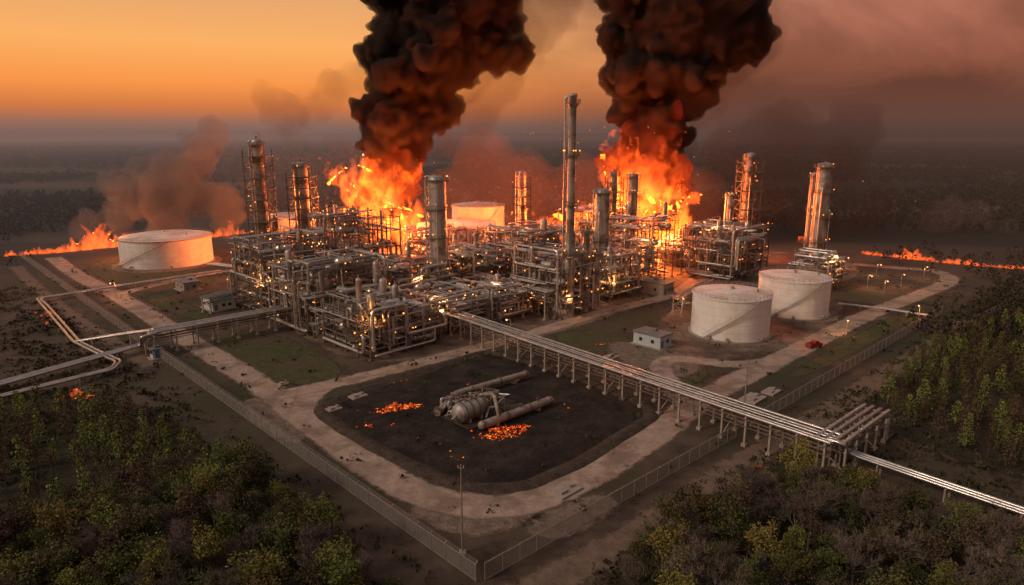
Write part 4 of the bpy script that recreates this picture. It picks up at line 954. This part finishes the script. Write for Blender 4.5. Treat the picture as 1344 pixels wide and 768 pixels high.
for k in range(8500):
    Y = 150*math.exp(rn.uniform(0, 2.9)); X = rn.uniform(-.95,.95)*Y
    px, py = proj((X, Y, 0)); v_ = Vector((X, Y, 0))-C0; a_, b_ = v_.dot(W), v_.dot(U)
    if -12 < a_ < 290 and -6 < b_ < 360: continue
    if a_ > 0 and b_ < 0 and b_ > -16: continue
    if not (-80 < px < 1420) or Y > 2600 or py > 450: continue
    if a_ < 0 and a_ > -45 and py > 360: continue
    if 1110 < px < 1344 and 330 < py < 420 and rn.random() < .5: continue
    if noise.noise(Vector((X/300, Y/220, 7))) < -.16 and Y > 330: continue
    sc = 1 if Y < 400 else min(3.2, Y/400)
    for q in range(4): lowtree(b, X+rn.gauss(0,9*sc), Y+rn.gauss(0,9*sc), rn.uniform(4,6.5), rn.uniform(2,3)*sc, rn, 12 if Y > 350 else 30, 1 if Y > 350 else .6)
tag(b.build('far_forest', m_far), 'dark forest stretching to the horizon behind the plant', 'forest', kind='stuff')
b = MB()
for k in range(40000):
    x, y = rn.uniform(-200,200), rn.uniform(55,300); px, py = proj((x, y, 0)); v_ = Vector((x, y, 0))-C0; a_, b_ = v_.dot(W), v_.dot(U)
    if not (-30 < px < 1374 and py < 800): continue
    if a_ > -3 and b_ > -9 and rn.random() < .95: continue
    if noise.noise(Vector((x/9, y/9, 1))) < -.15: continue
    h = rn.uniform(.2,1.1)
    for q in range(4):
        c = Vector((x+rn.gauss(0,.5), y+rn.gauss(0,.5), h*.4)); u = Vector((rn.gauss(0,1), rn.gauss(0,1), rn.gauss(0,.5))).normalized()*h*.5; w = Vector((rn.gauss(0,.3), rn.gauss(0,.3), 1))*h*.5
        b.add([c-u, c-w*.5, c+u, c+w], [(0,1,2,3)])
tag(b.build('undergrowth', m_under), 'low brown scrub covering the ground around the site', 'scrub', kind='stuff')

# ---------------------------------------------------------------- light
def plight(loc, col, pw, r_):
    l = bpy.data.lights.new('lamp_or_fire_light', 'POINT'); l.color = col; l.energy = pw; l.shadow_soft_size = r_; o = bpy.data.objects.new('lamp_or_fire_light', l); C.objects.link(o); o.location = loc
FC = (1,.22,.042)
plight(P(500,268,335), FC, 520000, 8); plight(P(845,262,335), FC, 600000, 8)  # point lights standing in for the light of the flames, not lamps
plight(P(545,232,318), (1,.10,.02), 130000, 6); plight(P(835,225,318), (1,.10,.02), 150000, 6)  # red lights added in front of the plumes to underlight the smoke
plight(P(505,318,320), FC, 170000, 5); plight(P(860,318,320), FC, 230000, 5); plight(P(730,290,340), FC, 170000, 6)
plight(P(150,305,325), FC, 30000, 5)
for p_ in plights: plight(p_, (1,.43,.13), 1250, .35)
sun = bpy.data.lights.new('sun', 'SUN'); sun.energy = 1.6; sun.angle = R(12); sun.color = (1,.77,.58)
so = bpy.data.objects.new('sun', sun); C.objects.link(so)
so.rotation_euler = Vector((.75,.35,-.55)).to_track_quat('-Z', 'Y').to_euler()

# ---------------------------------------------------------------- sky
w = bpy.data.worlds.new('World'); bpy.context.scene.world = w; w.use_nodes = True; N = w.node_tree.nodes; L = w.node_tree.links
bg = N['Background']; tc = N.new('ShaderNodeTexCoord'); sx = N.new('ShaderNodeSeparateXYZ'); L.new(tc.outputs['Generated'], sx.inputs[0])
def ramp(stops, fac):
    r_ = N.new('ShaderNodeValToRGB'); L.new(fac, r_.inputs[0]); e = r_.color_ramp.elements
    for i, (p_, c) in enumerate(stops):
        el = e[i] if i < 2 else e.new(p_)
        el.position = p_; el.color = (*c, 1)
    return r_.outputs[0]
nz = N.new('ShaderNodeTexNoise'); nz.inputs['Scale'].default_value = 3.4; nz.inputs['Detail'].default_value = 8; nz.inputs['Distortion'].default_value = .5
mp = N.new('ShaderNodeMapping'); mp.inputs['Scale'].default_value = (1,1,2.2); L.new(tc.outputs['Generated'], mp.inputs[0]); L.new(mp.outputs[0], nz.inputs[0])
zz_ = sx.outputs[2]
cl = ramp([(0,(.215,.13,.108)),(.012,(.32,.15,.10)),(.03,(.64,.19,.06)),(.06,(.95,.31,.07)),(.11,(.97,.44,.13)),(.175,(.78,.38,.16)),(.4,(.36,.28,.25)),(1,(.28,.26,.29))], zz_)
cr = ramp([(0,(.098,.053,.042)),(.03,(.17,.07,.05)),(.08,(.34,.115,.066)),(.14,(.40,.145,.088)),(.25,(.28,.13,.095)),(.5,(.26,.20,.18)),(1,(.26,.23,.24))], zz_)
sm = N.new('ShaderNodeMapRange'); L.new(nz.outputs[0], sm.inputs[0]); sm.inputs[1].default_value = .36; sm.inputs[2].default_value = .64; sm.inputs[3].default_value = 1.35; sm.inputs[4].default_value = .5
fd = N.new('ShaderNodeMapRange'); fd.interpolation_type = 'SMOOTHSTEP'; L.new(zz_, fd.inputs[0]); fd.inputs[1].default_value = 0; fd.inputs[2].default_value = .07
lr = N.new('ShaderNodeMix'); lr.data_type = 'FLOAT'; L.new(fd.outputs[0], lr.inputs[0]); lr.inputs[2].default_value = 1.0; L.new(sm.outputs[0], lr.inputs[3])
cm = N.new('ShaderNodeVectorMath'); cm.operation = 'SCALE'; L.new(cr, cm.inputs[0]); L.new(lr.outputs[0], cm.inputs['Scale'])
ad = N.new('ShaderNodeMath'); ad.operation = 'MULTIPLY_ADD'; L.new(nz.outputs[0], ad.inputs[0]); ad.inputs[1].default_value = .5; L.new(sx.outputs[0], ad.inputs[2])
mr = N.new('ShaderNodeMapRange'); mr.interpolation_type = 'SMOOTHSTEP'; L.new(ad.outputs[0], mr.inputs[0]); mr.inputs[1].default_value = -.05; mr.inputs[2].default_value = .68
mx = N.new('ShaderNodeMix'); mx.data_type = 'RGBA'; L.new(mr.outputs[0], mx.inputs[0]); L.new(cl, mx.inputs[6]); L.new(cm.outputs[0], mx.inputs[7]); L.new(mx.outputs[2], bg.inputs[0]); bg.inputs[1].default_value = 1.0

cam = bpy.data.cameras.new('camera'); cam.lens = 24; cam.sensor_width = 36; cam.clip_end = 60000; cam.clip_start = .5
co = bpy.data.objects.new('camera', cam); C.objects.link(co); co.location = (0,0,H); co.rotation_euler = (R(90)-TH, 0, 0)
sc = bpy.context.scene; sc.camera = co; sc.view_settings.view_transform = 'Standard'; sc.view_settings.look = 'None'; sc.view_settings.exposure = 0
